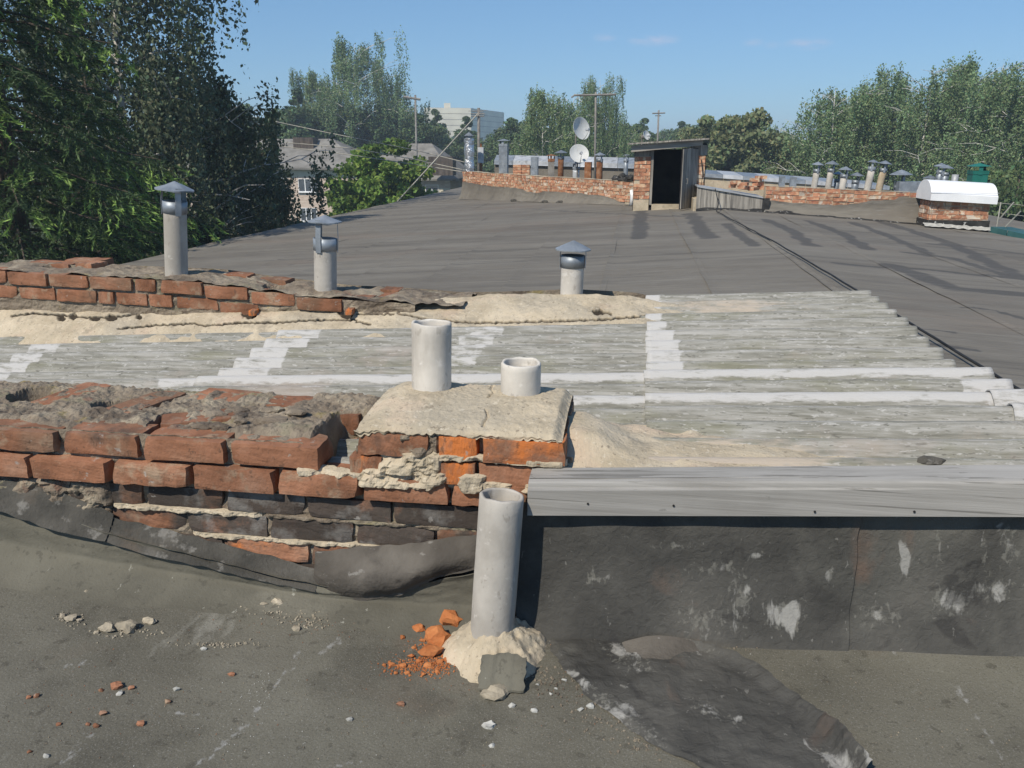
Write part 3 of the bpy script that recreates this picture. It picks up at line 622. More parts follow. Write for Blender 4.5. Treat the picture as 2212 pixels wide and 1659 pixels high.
# ------------------------------------------------------------------ corrugated sheets
def zs(X, Y): return .392+.05*X+.055*ss(2.9, 4.1, Y)+.03*max(0, Y-4.1)
def sheet(label, x0, x1, y0, y1, lift, clean):
    nw = (y1-y0)/.15
    ny = int(nw*14); nx = max(40, int((x1-x0)/.022))
    vs = []; cl = []; du = []; tsh = []
    for j in range(ny+1):
        Y = lerp(y0, y1, j/ny)
        for i in range(nx+1):
            X = lerp(x0, x1, i/nx)
            c = math.cos(2*math.pi*(Y-3.0)/.15)
            w = .027*(c if c > -.75 else -.75+.4*(c+.75))
            Xe = X+(.010*nz(Y, x0, 0, 9) if i in (0, nx) else 0)
            vs.append((Xe, Y, zs(X, Y)+lift+w+.003*nz(X, Y, 0, 3)+.0016*nz(X, Y, 0, 45)))
            tsh.append(.30*max(0., -c-.1)); cl.append(max(.64*clean(X, Y), .40*max(0., c)**2)); du.append(max(0., .62*math.exp(-((X-.25)/.38)**2-((Y-2.1)/.22)**2)+.5*math.exp(-((X-.45)/.5)**2-((Y-4.1)/.2)**2)))  # shade painted into troughs; clean strips, plus light painted on every crest
    n = len(vs); k = nx+1
    fs = [(j*k+i, j*k+i+1, (j+1)*k+i+1, (j+1)*k+i) for j in range(ny) for i in range(nx)]
    # thickness: an underside and a rim
    vs += [(a, b, c-.006) for a, b, c in vs]
    fs += [tuple(q+n for q in t)[::-1] for t in fs]
    for j in range(ny):
        fs.append((j*k, (j+1)*k, (j+1)*k+n, j*k+n)); fs.append((j*k+nx, j*k+nx+n, (j+1)*k+nx+n, (j+1)*k+nx))
    for i in range(nx):
        fs.append((i, i+n, i+1+n, i+1)); fs.append((ny*k+i, ny*k+i+1, ny*k+i+1+n, ny*k+i+n))
    o = mk('corrugated_sheet', vs, fs, M_slate, None, smooth=True, origin=((x0+x1)/2, (y0+y1)/2, zs((x0+x1)/2, (y0+y1)/2)-.02), label=label, cat='roof sheet', group='corrugated sheets over the joint')
    for nm, d in (('clean', cl), ('dust', du), ('trough_shade', tsh)):
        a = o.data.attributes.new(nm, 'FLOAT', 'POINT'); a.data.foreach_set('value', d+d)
    return o
cr = lambda Y, c, w=.042: ss(w, w*.75, abs(Y-c))
edge = lambda X, a, b: 1. if a < X < b else 0.
jit = lambda Y: .05*round(2*nz(round((Y-3.0)/.15), 3.3, 0, 2.7))
wv = lambda Y: math.floor((Y-3.0)/.15+.5)
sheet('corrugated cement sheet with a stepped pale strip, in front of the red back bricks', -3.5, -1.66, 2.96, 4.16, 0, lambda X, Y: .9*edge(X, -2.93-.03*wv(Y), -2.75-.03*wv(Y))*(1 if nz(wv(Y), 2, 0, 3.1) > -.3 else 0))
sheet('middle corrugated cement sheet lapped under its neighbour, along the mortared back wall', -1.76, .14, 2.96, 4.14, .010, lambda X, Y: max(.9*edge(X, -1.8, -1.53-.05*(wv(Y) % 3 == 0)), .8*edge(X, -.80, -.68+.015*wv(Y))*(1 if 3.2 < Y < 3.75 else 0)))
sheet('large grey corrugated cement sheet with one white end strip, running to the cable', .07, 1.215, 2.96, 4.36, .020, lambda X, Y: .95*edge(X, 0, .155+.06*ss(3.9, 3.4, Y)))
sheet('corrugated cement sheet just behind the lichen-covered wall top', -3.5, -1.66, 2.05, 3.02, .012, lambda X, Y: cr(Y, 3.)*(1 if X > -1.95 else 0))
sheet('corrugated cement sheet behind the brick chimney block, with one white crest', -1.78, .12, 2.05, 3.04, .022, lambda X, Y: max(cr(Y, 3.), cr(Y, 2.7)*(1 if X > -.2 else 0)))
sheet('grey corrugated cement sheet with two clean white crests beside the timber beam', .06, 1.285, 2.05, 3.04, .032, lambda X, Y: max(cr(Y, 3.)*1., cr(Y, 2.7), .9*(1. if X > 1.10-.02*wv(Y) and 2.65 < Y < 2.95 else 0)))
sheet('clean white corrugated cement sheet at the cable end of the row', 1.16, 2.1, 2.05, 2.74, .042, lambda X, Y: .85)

# mortar thrown over the sheets beside the chimney block
def spill(u, v):
    X = lerp(X1-.05, 1.15, u); Y = lerp(1.992, 2.52, v)
    c = math.cos(2*math.pi*(Y-3.0)/.15); w = .027*(c if c > -.75 else -.75+.4*(c+.75))
    sl = zs(X, Y)+.036; d = max(0., X-X1)
    rag = .05*nz(X, Y, 3, 6)+.02*nz(X, Y, 5, 18)
    reach = ss(2.47-.22*ss(.1, 1., d)+rag, 2.33-.22*ss(.1, 1., d)+rag, Y)*ss(1.1, .6, d+.35*nz(X, Y, 8, 5))
    lev = .016-.016*ss(.3, .9, d)+.085*math.exp(-(d/.15)**2)*ss(2.55, 2.2, Y)*ss(1.985, 2.13, Y)+.007*fb(X, Y, 2, 9)
    fill = sl+lev
    under = sl+w-.03
    if v == 0: return (X, Y, .33+.0685*X)
    return (X, Y, lerp(under, max(fill, sl+w*.55+.002 if d < .5 else under), reach))
v, f = grid(190, 90, spill)
mk('mortar_spill', v, f, M_mortar, None, smooth=True, label='pale mortar thrown over the corrugated sheets beside the chimney block', cat='mortar', origin=(X1, 2.2, .4))

# ------------------------------------------------------------------ back wall
bw = thing('brick_wall', 'second low brick wall beyond the corrugated sheets, half buried in cracked beige cement', 'wall', (-1.6, 4.1, 0))
YB = 3.93
CRK = [[(XA(a, 3.9, .42), P(a, b, 3.9).z) for a, b in L] for L in (
    [(20, 683), (60, 678), (130, 682), (200, 678), (300, 683)],)]
TOPL = [(P(a, b, YB).x, P(a, b, YB).z) for a, b in ((-100, 585), (0, 600), (200, 612), (440, 630), (640, 650), (700, 655))]
def wtop(X): return pw(X, [(-3.6, .64), (-2.9, .62), (-2.34, .605), (-1.95, .565), (-1.6, .535), (-1.2, .525), (-.95, .51), (-.6, .525), (-.31, .545), (0, .535), (.2, .50), (.45, .47)])
def tmort(X): # height that the mortar fillet reaches on the face
    return pw(X, [(-3.6, .405), (-2.5, .405), (-2.1, .43), (-1.75, .445), (-1.6, .46), (-1.3, .495), (-1.0, .505), (-.7, .53), (-.31, .55), (0, .54), (.2, .50), (.5, .47)])
def rowb(edges, yf, soot=.05, fresh=0., dz=0., h=.065):
    for a, b in edges:
        xm = XA((a+b)/2, yf, .5); zc = wtop(xm)-.047+dz
        brick(bw, XA(a, yf, zc)+.002, XA(b, yf, zc)-.002, yf+R.uniform(-.005, .005), zc, soot, fresh, h=h, tilt=.03)
rowb([(-275, -182), (-178, -85), (-80, 12)], YB, 0, .2); rowb([(17, 101), (105, 189), (193, 285), (290, 335), (347, 437), (441, 534), (541, 636), (640, 738)], YB, .08, dz=-.004)
rowb([(-255, -160), (-156, -64), (-60, 36), (41, 118), (122, 209), (213, 247), (251, 318), (322, 372), (380, 470), (474, 560)], YB+.006, .06, .03, dz=-.083)
rowb([(735, 800)], YB+.05, .3); rowb([(815, 870)], YB+.12, .25)
rowb([(60, 150), (540, 620), (820, 862), (480, 536)], 4.20, .25, dz=.01)
brick(bw, XA(95, 4.1, .6)-.03, XA(95, 4.1, .6)+.22, 4.30, .602, .2)
brick(bw, XA(165, 4.1, .6)-.06, XA(165, 4.1, .6)+.06, 4.18, .602, .2, yaw=1.4)
HB = [(XA(120, 4.13, .6), 4.16, .10, .05), (XA(595, 4.1, .55), 4.08, .05, .05), (XA(835, 4.06, .52), 4.10, .055, .05)]
def wt(u, v):
    X = lerp(-3.6, -.85, u); Y = lerp(YB+.012, 4.42, v)
    z = wtop(X)-.012+.016*fb(X, Y, 4, 7)+.006*nz(X, Y, 1, 25)
    for hx, hy, rx, ry in HB:
        d = math.hypot((X-hx)/rx, (Y-hy)/ry)+.2*nz(X, Y, 9, 14); z -= .22*ss(1.1, .8, d)
    for bx in (-2.344, -1.61): z += .012*math.exp(-((X-bx)**2+(Y-4.08)**2)/.02)
    z -= .14*ss(4.30, 4.42, Y)
    return (X, Y, z)
v, f = grid(230, 50, wt); mk('mortar_top', v, f, M_mortar_old, bw)
v, f = grid(160, 30, lambda u, v: (lerp(-3.6, -1.1, u), YB+.016+.008*fb(lerp(-3.6, -1.1, u), v, 2, 16), lerp(.2, wtop(lerp(-3.6, -1.1, u))-.02, v))); mk('mortar_core', v, f, M_mortar_old, bw)
B().box(-3.6, -.9, 4.05, 4.38, -.3, .42).mk('back_core', M_mortar_old, bw)
v, f = grid(60, 8, lambda u, v: (lerp(-3.6, .5, u), 4.385+.03*nz(u*9, v, 0), lerp(-.4, wtop(lerp(-3.6, .5, u))-.02, v))); mk('back_face', v, f, M_mortar_old, bw)
# cement fillet with cracks and holes; on the right it climbs over the wall
cracks = []
for pts in ([(25,682),(70,677),(130,680),(200,686),(260,683),(305,676)], [(255,710),(330,703),(420,698),(440,704),(520,697),(600,697),(660,692),(770,690)], [(770,678),(850,678)], [(860,676),(925,690),(960,692),(1030,697),(1100,696),(1300,690),(1400,682)], [(770,695),(800,700)], [(1290,672),(1320,678)]):
    q = [P(a, b, 3.80) for a, b in pts]; cracks.append(pts)
holes = [(132, 687, 10, 7), (158, 684, 9, 8), (205, 688, 12, 6), (240, 686, 14, 8), (300, 684, 8, 6), (538, 678, 18, 12), (748, 676, 17, 13), (1292, 674, 14, 7)]
def seg_d(x, y, pts):
    m = 1e9
    for (a, b), (c, d) in zip(pts, pts[1:]):
        L = (c-a)**2+(d-b)**2; t = max(0, min(1, ((x-a)*(c-a)+(y-b)*(d-b))/L))
        m = min(m, math.hypot(x-a-t*(c-a), y-b-t*(d-b)))
    return m
cpx, spx = math.cos(PITCH), math.sin(PITCH)
def pix(X, Y, Z):
    cy, sy = math.cos(YAW), math.sin(YAW); z = Z-EYEZ
    d = (-X*sy+Y*cy)*cpx-z*spx; r = X*cy+Y*sy; u = (-X*sy+Y*cy)*spx+z*cpx
    return 1106+1735*r/d, 829.5-1735*u/d
crackv = []
def fil(u, v):
    X = lerp(-3.5, .75, u); zt = tmort(X); full = ss(-1.75, -1.35, X)
    y0 = 3.70+.05*nz(X, 0, 2, 1.6)+.03*nz(X, 0, 3, 6)+.25*ss(.2, .75, X)
    zb = zs(X, y0)-.02
    ytop = lerp(3.945, 4.12, full); yend = lerp(3.96, 4.42, full)
    thin = ss(.75, .25, X)
    if v < .7:
        t = v/.7; Y = lerp(y0, ytop, t**.95); Z = lerp(zb+.012, zt, ss(-.35, 1, t)*1.0 if t > 0 else 0)
        Z = lerp(zb, zt, t**.62)
    else:
        t = (v-.7)/.3; Y = lerp(ytop, yend, t); Z = lerp(zt, lerp(zt-.02, .10, full), t**1.8)
    Z += (.012*fb(X, Y, 3, 5)+.003*nz(X, Y, 2, 30))*(1 if v > .06 else v/.06)
    Z = lerp(zs(X, Y)-.03, Z, thin) if v < .7 else Z-(1-thin)*.1
    px, py = pix(X, Y, Z)
    c = 0.
    for pts in cracks:
        d = seg_d(px, py+2.5*nz(px*.12, py*.1, 0), pts)
        c = max(c, ss(2.6, 1.3, d))
    for a, b, rx, ry in holes:
        d = math.hypot((px-a)/rx, (py-b)/ry)+.35*nz(px*.15, py*.15, 0); c = max(c, ss(1., .75, d))
    Z -= .012*c; Y += .012*c
    crackv.append(c)
    return (X, Y, Z)
v, f = grid(1300, 100, fil); fo = mk('mortar_fillet', v, f, M_mortar, bw, smooth=True)
a = fo.data.attributes.new('crack', 'FLOAT', 'POINT'); a.data.foreach_set('value', crackv)
for px, py, yy in ((540, 676, 3.845), (750, 674, 3.835)):
    q = P(px, py, yy+.02); o = inst('brick', BRK[2], (q.x, q.y+.045, q.z-.005), bw, (0, 0, .1), (.14, .6, .42)); o['fresh'] = .35; o['soot'] = 0

# ------------------------------------------------------------------ capped flue pipes on the back wall
def flue(label, base, h, r=.059, capr=None, capw=1., straps=3, lean=(0, 0), group=None, pm=None, cm=None, gap=.10, collar=.05, seed=0, square=False, nseg=24, cone=.6, name='flue_pipe'):
    base = Vector(base); capr = capr or r*1.9
    t = thing(name, label, 'flue', base, group)
    top = base+Vector((lean[0]*h, lean[1]*h, h))
    Mq = (top-base).to_track_quat('Z', 'Y').to_matrix().to_4x4() @ Matrix.Rotation(seed*1.1+(.785 if square else 0), 4, 'Z')
    n = 4 if square else nseg
    k = 1.414 if square else 1
    B().lathe([(r*k, -.03), (r*k*1.004, h*.4), (r*k*.996, h*.8), (r*k, h), (r*k*.84, h), (r*k*.84, h*.4)], base, n, Mq).mk('pipe', pm or M_pipe, t, smooth=not square)
    if straps < 0: return t
    cm = cm or M_galv
    cp = B().lathe([(r*k*1.06, h-collar), (r*k*1.07, h+.012), (r*k*1.02, h+.012), (r*k*1.02, h-collar)], base, n, Mq, True).mk('collar', cm, t, smooth=not square)
    b = B(); m = 20 if not square else 4
    ch = capr*cone
    prof = [(.002, h+gap+ch), (capr*.5*k, h+gap+ch*.52), (capr*k, h+gap), (capr*k, h+gap-.006), (capr*.5*k, h+gap+ch*.5), (.002, h+gap+ch-.008)]
    b.lathe(prof, base, m, Mq)
    b.v = [(x+.004*nz(x*9, y*9, z*9+seed), y, z+.006*nz(x*14, y*14, seed)) for x, y, z in b.v] if r > .05 and capr < .2 else b.v
    cn = b.mk('rain_cap', cm, t)
    for i in range(straps):
        a = 2*math.pi*(i+.35)/straps
        rr = r*1.075
        d = Vector((math.cos(a), math.sin(a), 0)); s = Vector((-math.sin(a), math.cos(a), 0))*r*.26
        pts = [d*rr+Vector((0, 0, h-collar-.01)), d*(rr+.002)+Vector((0, 0, h+.02)), d*(rr*.98)+Vector((0, 0, h+gap*.8)), d*(capr*.78)+Vector((0, 0, h+gap+.01))]
        vv = []; ff = []
        for q in pts:
            for w in (-1, 1): vv.append(base+(Mq.to_3x3() @ (q+s*w)))
            for w in (1, -1): vv.append(base+(Mq.to_3x3() @ (q*1.0+d*.0025+s*w)))
        for j in range(len(pts)-1):
            for e in range(4): ff.append((j*4+e, j*4+(e+1) % 4, j*4+4+(e+1) % 4, j*4+4+e))
        mk('strap', vv, ff, cm, t)
    return t
def cap_size(b, w): return b
flue('tall grey flue pipe with pointed tin cap on the mossy brick wall', (XA(381, 4.08, .60), 4.08, .585), .40, capr=.098, lean=(.10, 0), seed=1, gap=.075, cone=.42, straps=3)
flue('grey flue pipe with tall open strap cap beside the ragged end of the bricks', (XA(703, 4.09, .53), 4.09, .515), .285, capr=.088, lean=(.06, 0), seed=2, gap=.10, cone=.36, straps=3)
flue('short grey flue pipe with low tin cap standing in the beige cement mound', (-.316, 4.17, .50), .225, capr=.092, lean=(.02, 0), seed=3.3, gap=.045, cone=.48, straps=2)

# ------------------------------------------------------------------ the cable along the ridge
cpts = [(1545, 408, 16.2), (1552, 440, 15.9)]
pts = [P(*q) for q in cpts]
for Y in np.linspace(15.6, 2.3, 70):
    X = pw(Y, [(2.3, 1.95), (3.8, 1.90), (5, 1.86), (6.8, 1.83), (9.6, 1.75), (12.9, 1.6), (15.6, 1.48)])+.015*nz(Y, 0, 0, 1.1)
    Z = zf(X)+.040+.008*nz(Y, 3, 0, 2)
    pts.append(Vector((X, Y, Z)))
B().tube(pts, .0085, 8).mk('cable', M_cable, None, smooth=True, label='black cable lying along the roof ridge past the corrugated sheets', cat='cable', origin=(1.6, 9, .1))

# ------------------------------------------------------------------ loose things on the near deck
def torn(u, v):
    # diagonal scrap of old dark felt
    L = [(1180, 1380), (1215, 1440), (1270, 1500), (1400, 1600), (1540, 1665), (1640, 1720)]
    Rr = [(1470, 1385), (1545, 1400), (1640, 1440), (1720, 1512), (1800, 1580), (1880, 1680)]
    a = [pw(v*5, [(i, q[k]) for i, q in enumerate(L)]) for k in (0, 1)]; b = [pw(v*5, [(i, q[k]) for i, q in enumerate(Rr)]) for k in (0, 1)]
    ji = 7*nz(v*20, 1, 0)+5*nz(v*55, 2, 0); jo = 10*nz(v*16, 5, 0)+6*nz(v*50, 6, 0)
    px = lerp(a[0]+ji, b[0]+jo, u); py = lerp(a[1], b[1], u)
    q = P(px, py, 1.5); d = q-Vector((0, 0, EYEZ)); t = (0.01-EYEZ)/(d.z-SL*d.x); X, Y = d.x*t, d.y*t
    z = zr(X, Y)+.007+.010*abs(fb(X, Y, 2, 6))+.004*nz(X, Y, 2, 25)
    z += .035*ss(.86, 1., u)*ss(.55, .95, v)+.012*ss(.9, 1., u)
    z -= .006*ss(.06, 0, u)
    return (X, Y, z)
v, f = grid(70, 80, torn); _to = mk('felt_scrap', v, f, M_felt_dark, None, label='torn dark strip of old felt lying across the near roof with flaking edges', cat='felt', origin=(.15, 1.6, 0))
at = _to.data.attributes.new('scuff', 'FLOAT', 'POINT'); at.data.foreach_set('value', [.15+.17*ss(-.0, .45, nz(q[0]+q[1], (q[0]-q[1])*.4, 3, 9)) for q in v])
def scrap(u, v):
    X = lerp(XA(1046, 1.75, .03), XA(1142, 1.75, .03), u)+.006*nz(v*5, 1, 0); y0 = 1.655+.010*nz(u*4, 2, 0); y1 = 1.735-.03*abs(u-.45)+.012*nz(u*6, 3, 0)
    Y = lerp(y0, y1, v); return (X, Y, zr(X, Y)+.012+.050*v**.9+.004*nz(X, Y, 1, 14))
v, f = grid(24, 20, scrap); n = len(v); v2 = v+[(a, b, c-.006) for a, b, c in v]
f2 = f+[tuple(q+n for q in t)[::-1] for t in f]+[(i, i+n, i+1+n, i+1) for i in range(23)]
mk('felt_scrap', v2, f2, M_felt_apron, None, label='small square grey felt piece leaning on the cement mound', cat='felt', origin=(-.35, 1.8, 0))
def deck_at(px, py):
    q = P(px, py, 1.5); d = q-Vector((0, 0, EYEZ)); X = Y = 0; z = 0.
    for _ in range(6):
        t = (z-EYEZ)/d.z; X, Y = d.x*t, d.y*t; z = zr(X, Y)
    return X, Y, z
PX = 1/760.       # metres per photo pixel on the near deck
def chips(lst, m, name, label, cat, group, flat=.6):
    for i, (px, py, w) in enumerate(lst):
        X, Y, z = deck_at(px, py); r = w*PX*.5
        blob(name, None, (X, Y, z+r*flat*.5), (r, r*R.uniform(.6, .9), r*flat), m, R.uniform(0, 90), 2 if w > 18 else 1, 1, .65, label=label, cat=cat, group=group)
chips([(945, 1385, 60), (975, 1352, 54), (930, 1412, 40), (1150, 1325, 24), (905, 1362, 26)], M_chip, 'brick_chunk', 'large fresh orange brick chunk against the cement mound', 'brick chunk', 'orange chunks by the mound', .7)
chips([(1205, 1357, 30)], M_chip, 'brick_chunk', 'orange brick chunk lying alone below the dark felt upstand', 'brick chunk', None, .5)
chips([(870, 1378, 14), (878, 1335, 12), (905, 1355, 14), (912, 1385, 13), (890, 1420, 18), (845, 1436, 14), (870, 1440, 16), (905, 1430, 14), (925, 1440, 20), (950, 1430, 16), (830, 1438, 10), (880, 1455, 13), (915, 1458, 14), (945, 1452, 14), (965, 1425, 14), (895, 1400, 12), (855, 1455, 10), (965, 1395, 14)],
      M_chip, 'brick_chip', 'small orange brick chip scattered beside the cement mound', 'brick chip', 'orange chips beside the mound')
chips([(252, 1485, 22), (283, 1488, 14), (218, 1493, 12), (362, 1518, 14), (222, 1543, 16), (128, 1566, 12), (190, 1566, 10), (208, 1570, 14), (303, 1566, 16), (500, 1458, 14), (866, 1523, 16), (80, 1505, 14), (62, 1508, 12), (64, 1625, 10)], M_brick, 'brick_chip',
      'dull red brick pebble on the open felt in front of the sagging apron', 'brick chip', 'red pebbles on the near deck')
chips([(275, 1360, 44), (235, 1362, 36), (325, 1345, 26), (208, 1368, 14), (155, 1338, 24), (135, 1332, 16), (172, 1341, 14), (600, 1305, 28), (570, 1308, 18), (188, 1280, 16), (640, 1360, 18)], M_stone, 'mortar_lump', 'dull mortar lump lying where the sagging felt meets the deck', 'mortar lump', 'mortar lumps by the apron')
chips([(1072, 1503, 52)], M_stone, 'mortar_lump', 'smooth beige mortar lump alone in front of the small felt piece', 'mortar lump', None, .45)
chips([(1058, 1569, 22), (1105, 1526, 16), (1153, 1537, 15), (1062, 1612, 12), (1275, 1528, 18), (1200, 1488, 8), (1218, 1470, 10), (1160, 1480, 9), (1190, 1500, 8), (382, 1490, 15), (257, 1500, 14), (440, 1403, 14), (1000, 1455, 10), (1135, 1455, 10), (1255, 1533, 12), (1540, 1530, 12), (100, 1635, 12), (755, 1555, 12)], M_limechip, 'lime_chip',
      'small white lime chip lying on the near roof felt', 'stone chip', 'white chips on the near deck')
# crumbs nobody could count
def crumbs(name, label, cat, spots, m, n, size, seed):
    rr = random.Random(seed); b = B()
    for _ in range(n):
        a = rr.choice(spots); px = a[0]+rr.gauss(0, 1)*a[2]; py = a[1]+rr.gauss(0, 1)*a[3]
        X, Y, z = deck_at(px, py); s = size*rr.uniform(.4, 1.3)
        Mm = Matrix.Translation((X, Y, z+s*.3)) @ Matrix.Rotation(rr.uniform(0, 6), 4, (rr.random(), rr.random(), rr.random()+.01))
        vs = [Mm @ Vector((rr.uniform(.6, 1)*s*q[0], rr.uniform(.6, 1)*s*q[1], rr.uniform(.4, .8)*s*q[2])) for q in ((1,0,0),(-1,0,0),(0,1,0),(0,-1,0),(0,0,1),(0,0,-1))]
        b.add(vs, [(0,2,4),(2,1,4),(1,3,4),(3,0,4),(2,0,5),(1,2,5),(3,1,5),(0,3,5)])
    b.mk(name, m, None, kind='stuff', label=label, cat=cat)
crumbs('brick_dust', 'orange brick crumbs strewn beside the cement mound', 'rubble', [(910, 1435, 32, 12), (880, 1445, 30, 9), (935, 1400, 22, 16), (895, 1345, 22, 8), (950, 1440, 22, 10)], M_chip, 900, .0036, 3)
crumbs('gravel', 'grey grit gathered along the fold at the foot of the sagging felt', 'gravel', [(620, 1320, 50, 10), (660, 1345, 30, 8), (560, 1305, 30, 6), (400, 1290, 60, 6), (230, 1275, 50, 5), (480, 1393, 40, 3), (270, 1365, 40, 8), (150, 1338, 20, 7)], M_stone, 520, .0048, 4)
crumbs('gravel', 'dark brown grit along the edge of the torn felt strip', 'gravel', [(1240, 1480, 40, 20), (1300, 1545, 40, 20), (1400, 1610, 40, 14), (1180, 1470, 20, 18), (1480, 1400, 60, 6), (1560, 1650, 40, 10)], M_mortar_old, 320, .0045, 5)
crumbs('lime_crumbs', 'white flecks of lime sprinkled over the near deck', 'gravel', [(600, 1520, 90, 80), (560, 1500, 14, 40), (500, 1600, 20, 40), (1300, 1500, 300, 90), (800, 1500, 260, 90), (300, 1450, 200, 90)], M_limechip, 200, .0018, 6)
crumbs('grit', 'fine dark and brown grit strewn thinly over the near deck', 'gravel', [(400, 1420, 300, 90), (700, 1450, 260, 90), (300, 1560, 260, 70), (1000, 1560, 260, 60), (1900, 1550, 250, 80), (650, 1340, 120, 22), (330, 1300, 160, 16)], M_mortar_old, 900, .0022, 8)
crumbs('grit', 'tiny rust-red brick grit strewn near the pebbles on the deck', 'gravel', [(250, 1520, 150, 60), (650, 1350, 90, 14), (900, 1440, 90, 40), (1250, 1480, 120, 60)], M_brick, 260, .0022, 9)
# chips on the sheets and mortar
for px, py, w, m in ((1283, 966, 34, M_chip), (1590, 1000, 16, M_chip), (1655, 1002, 22, M_chip)):
    q = P(px, py, 2.16); X, Y = q.x, 2.16
    blob('brick_chip', None, (X, Y, q.z+.004), (w*PX*.5*1.3, w*PX*.4, w*PX*.22), m, w, 1, 1, .5, label='orange brick chip lying on the mortar spilled over the corrugated sheets', cat='brick chip', group='chips on the mortar spill')
q = P(2010, 998, 2.09); blob('felt_scrap', None, (q.x, 2.09, q.z), (.035, .014, .016), M_felt_edge, 5, 2, label='crumpled dark scrap at the back edge of the timber beam', cat='felt')

# ------------------------------------------------------------------ far parapets, hut, chimneys on the far deck
def fbrick_mesh(seed):
    rr = random.Random(seed); b = B()
    v = []
    for sx, sy, sz in ((-1,-1,-1),(1,-1,-1),(1,1,-1),(-1,1,-1),(-1,-1,1),(1,-1,1),(1,1,1),(-1,1,1)):
        v.append((sx*.125+rr.uniform(-.006, .006), sy*.06+rr.uniform(-.008, .008), sz*.0325+rr.uniform(-.005, .005)))
    b.add(v, [(0,3,2,1),(4,5,6,7),(0,1,5,4),(1,2,6,5),(2,3,7,6),(3,0,4,7)])
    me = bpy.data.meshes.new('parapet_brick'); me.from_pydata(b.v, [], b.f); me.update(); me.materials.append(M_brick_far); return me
FB = [fbrick_mesh(i) for i in range(7)]
def course_wall(parent, A, Bp, ztop, courses, pale=.2, thick=.25, zbot=None, skip=None, pitch=.077, top_wob=0.):
    "bricks laid along A->B (x, y); ztop(s) may vary"
    A = Vector(A); Bp = Vector(Bp); L = (Bp-A).length; d = (Bp-A)/L; ang = math.atan2(d.y, d.x); nrm = Vector((d.y, -d.x))
    for c in range(courses):
        s = -.125 if c % 2 else 0.
        while s < L-.04:
            ln = R.choice((.25, .25, .25, .13)); e = min(L, s+ln); st = max(0, s)
            if e-st > .05:
                m = (st+e)/2; z = ztop(m)-.04-c*pitch
                if not (skip and skip(m, c)):
                    q = A+d*m-nrm*(.06+R.uniform(-.008, .008))
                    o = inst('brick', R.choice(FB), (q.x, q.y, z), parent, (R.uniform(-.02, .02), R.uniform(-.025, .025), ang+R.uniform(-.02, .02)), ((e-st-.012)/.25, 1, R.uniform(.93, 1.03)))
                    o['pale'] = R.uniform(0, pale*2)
            s += ln
    # core behind the bricks
    def zc(s): return ztop(s)-.015
    n = 16; b = B(); vs = []
    zb = zbot if zbot is not None else -.6
    for i in range(n+1):
        s = L*i/n
        for off, zz in ((.012, zb), (.012, zc(s)), (thick, zc(s)), (thick, zb)):
            q = A+d*s-nrm*off; vs.append((q.x, q.y, zz))
    fs = [(i*4+k, i*4+k+1, i*4+5+k, i*4+4+k) for i in range(n) for k in range(3)]+[(0, 1, 2, 3), (n*4+3, n*4+2, n*4+1, n*4)]
    b.add(vs, fs); b.mk('mortar_core', M_mortar, parent)
    return A, d, nrm, L, ang
def felt_skirt(parent, A, d, nrm, L, zt, out=.10, m=None, rag=.03, seed=0, name='felt_sheet', s0=0., s1=None, zfun=None):
    s1 = s1 or L
    def fn(u, v):
        s = lerp(s0, s1, u); top = zt(s)+rag*nz(s, seed, 0, 2.5)+rag*.5*nz(s, seed, 0, 9)
        o = .022+(out-.02)*(1-v)**2.2+.02*nz(s, v*2, seed, 1.7)*(1-v)+.012*nz(s, v, seed, 5)
        q = A+d*s+nrm*o
        zb = (zf(q.x)+.012)
        return (q.x, q.y, lerp(zb, max(zb+.01, top), v))
    vv, ff = grid(90, 12, fn); return mk(name, vv, ff, m or M_felt_far, parent, smooth=True)

# left parapet, running back at an angle
A0 = (-5.72, 26.9); A1 = (.18, 18.75)
pl_ = thing('parapet', 'red brick parapet with grey felt skirt, running from the foil-wrapped pipe to the hatch hut', 'parapet', (-2.7, 22.8, -.2))
zt_l = lambda s: .52-.012*s/10+.02*nz(s, 1, 0, .8)
A, d, nrm, L, ang = course_wall(pl_, A0, A1, zt_l, 6, .25)
felt_skirt(pl_, A, d, nrm, L, lambda s: zt_l(s)-.37+.05*nz(s, 3, 0, .5)-.10*ss(4.2, 4.6, s)*ss(5.6, 5.2, s)*.6-.12*ss(8.3, 9.6, s), .16, seed=2)
for i in range(4):
    s = R.uniform(1.5, 9.5); q = A+d*s+nrm*.2
    blob('bitumen_lump', pl_, (q.x, q.y, zf(q.x)+.03), (.09, .06, .05), M_felt_edge, i)
q = A+d*(L-.35)+nrm*.1
B().tube([(q.x, q.y, zf(q.x)+.01), (q.x+.02, q.y-.02, zf(q.x)+.22), (q.x+.0, q.y+.05, .33)], [.05, .06, .055], 8).mk('drain_stub', M_white, pl_, smooth=True)
v, f = grid(60, 4, lambda u, v: ((A+d*(L*u)-nrm*(.02+.24*v)).x, (A+d*(L*u)-nrm*(.02+.24*v)).y, zt_l(L*u)+.003+.012*nz(u*40, v*3, 1))); mk('mortar_top', v, f, M_mortar, pl_)

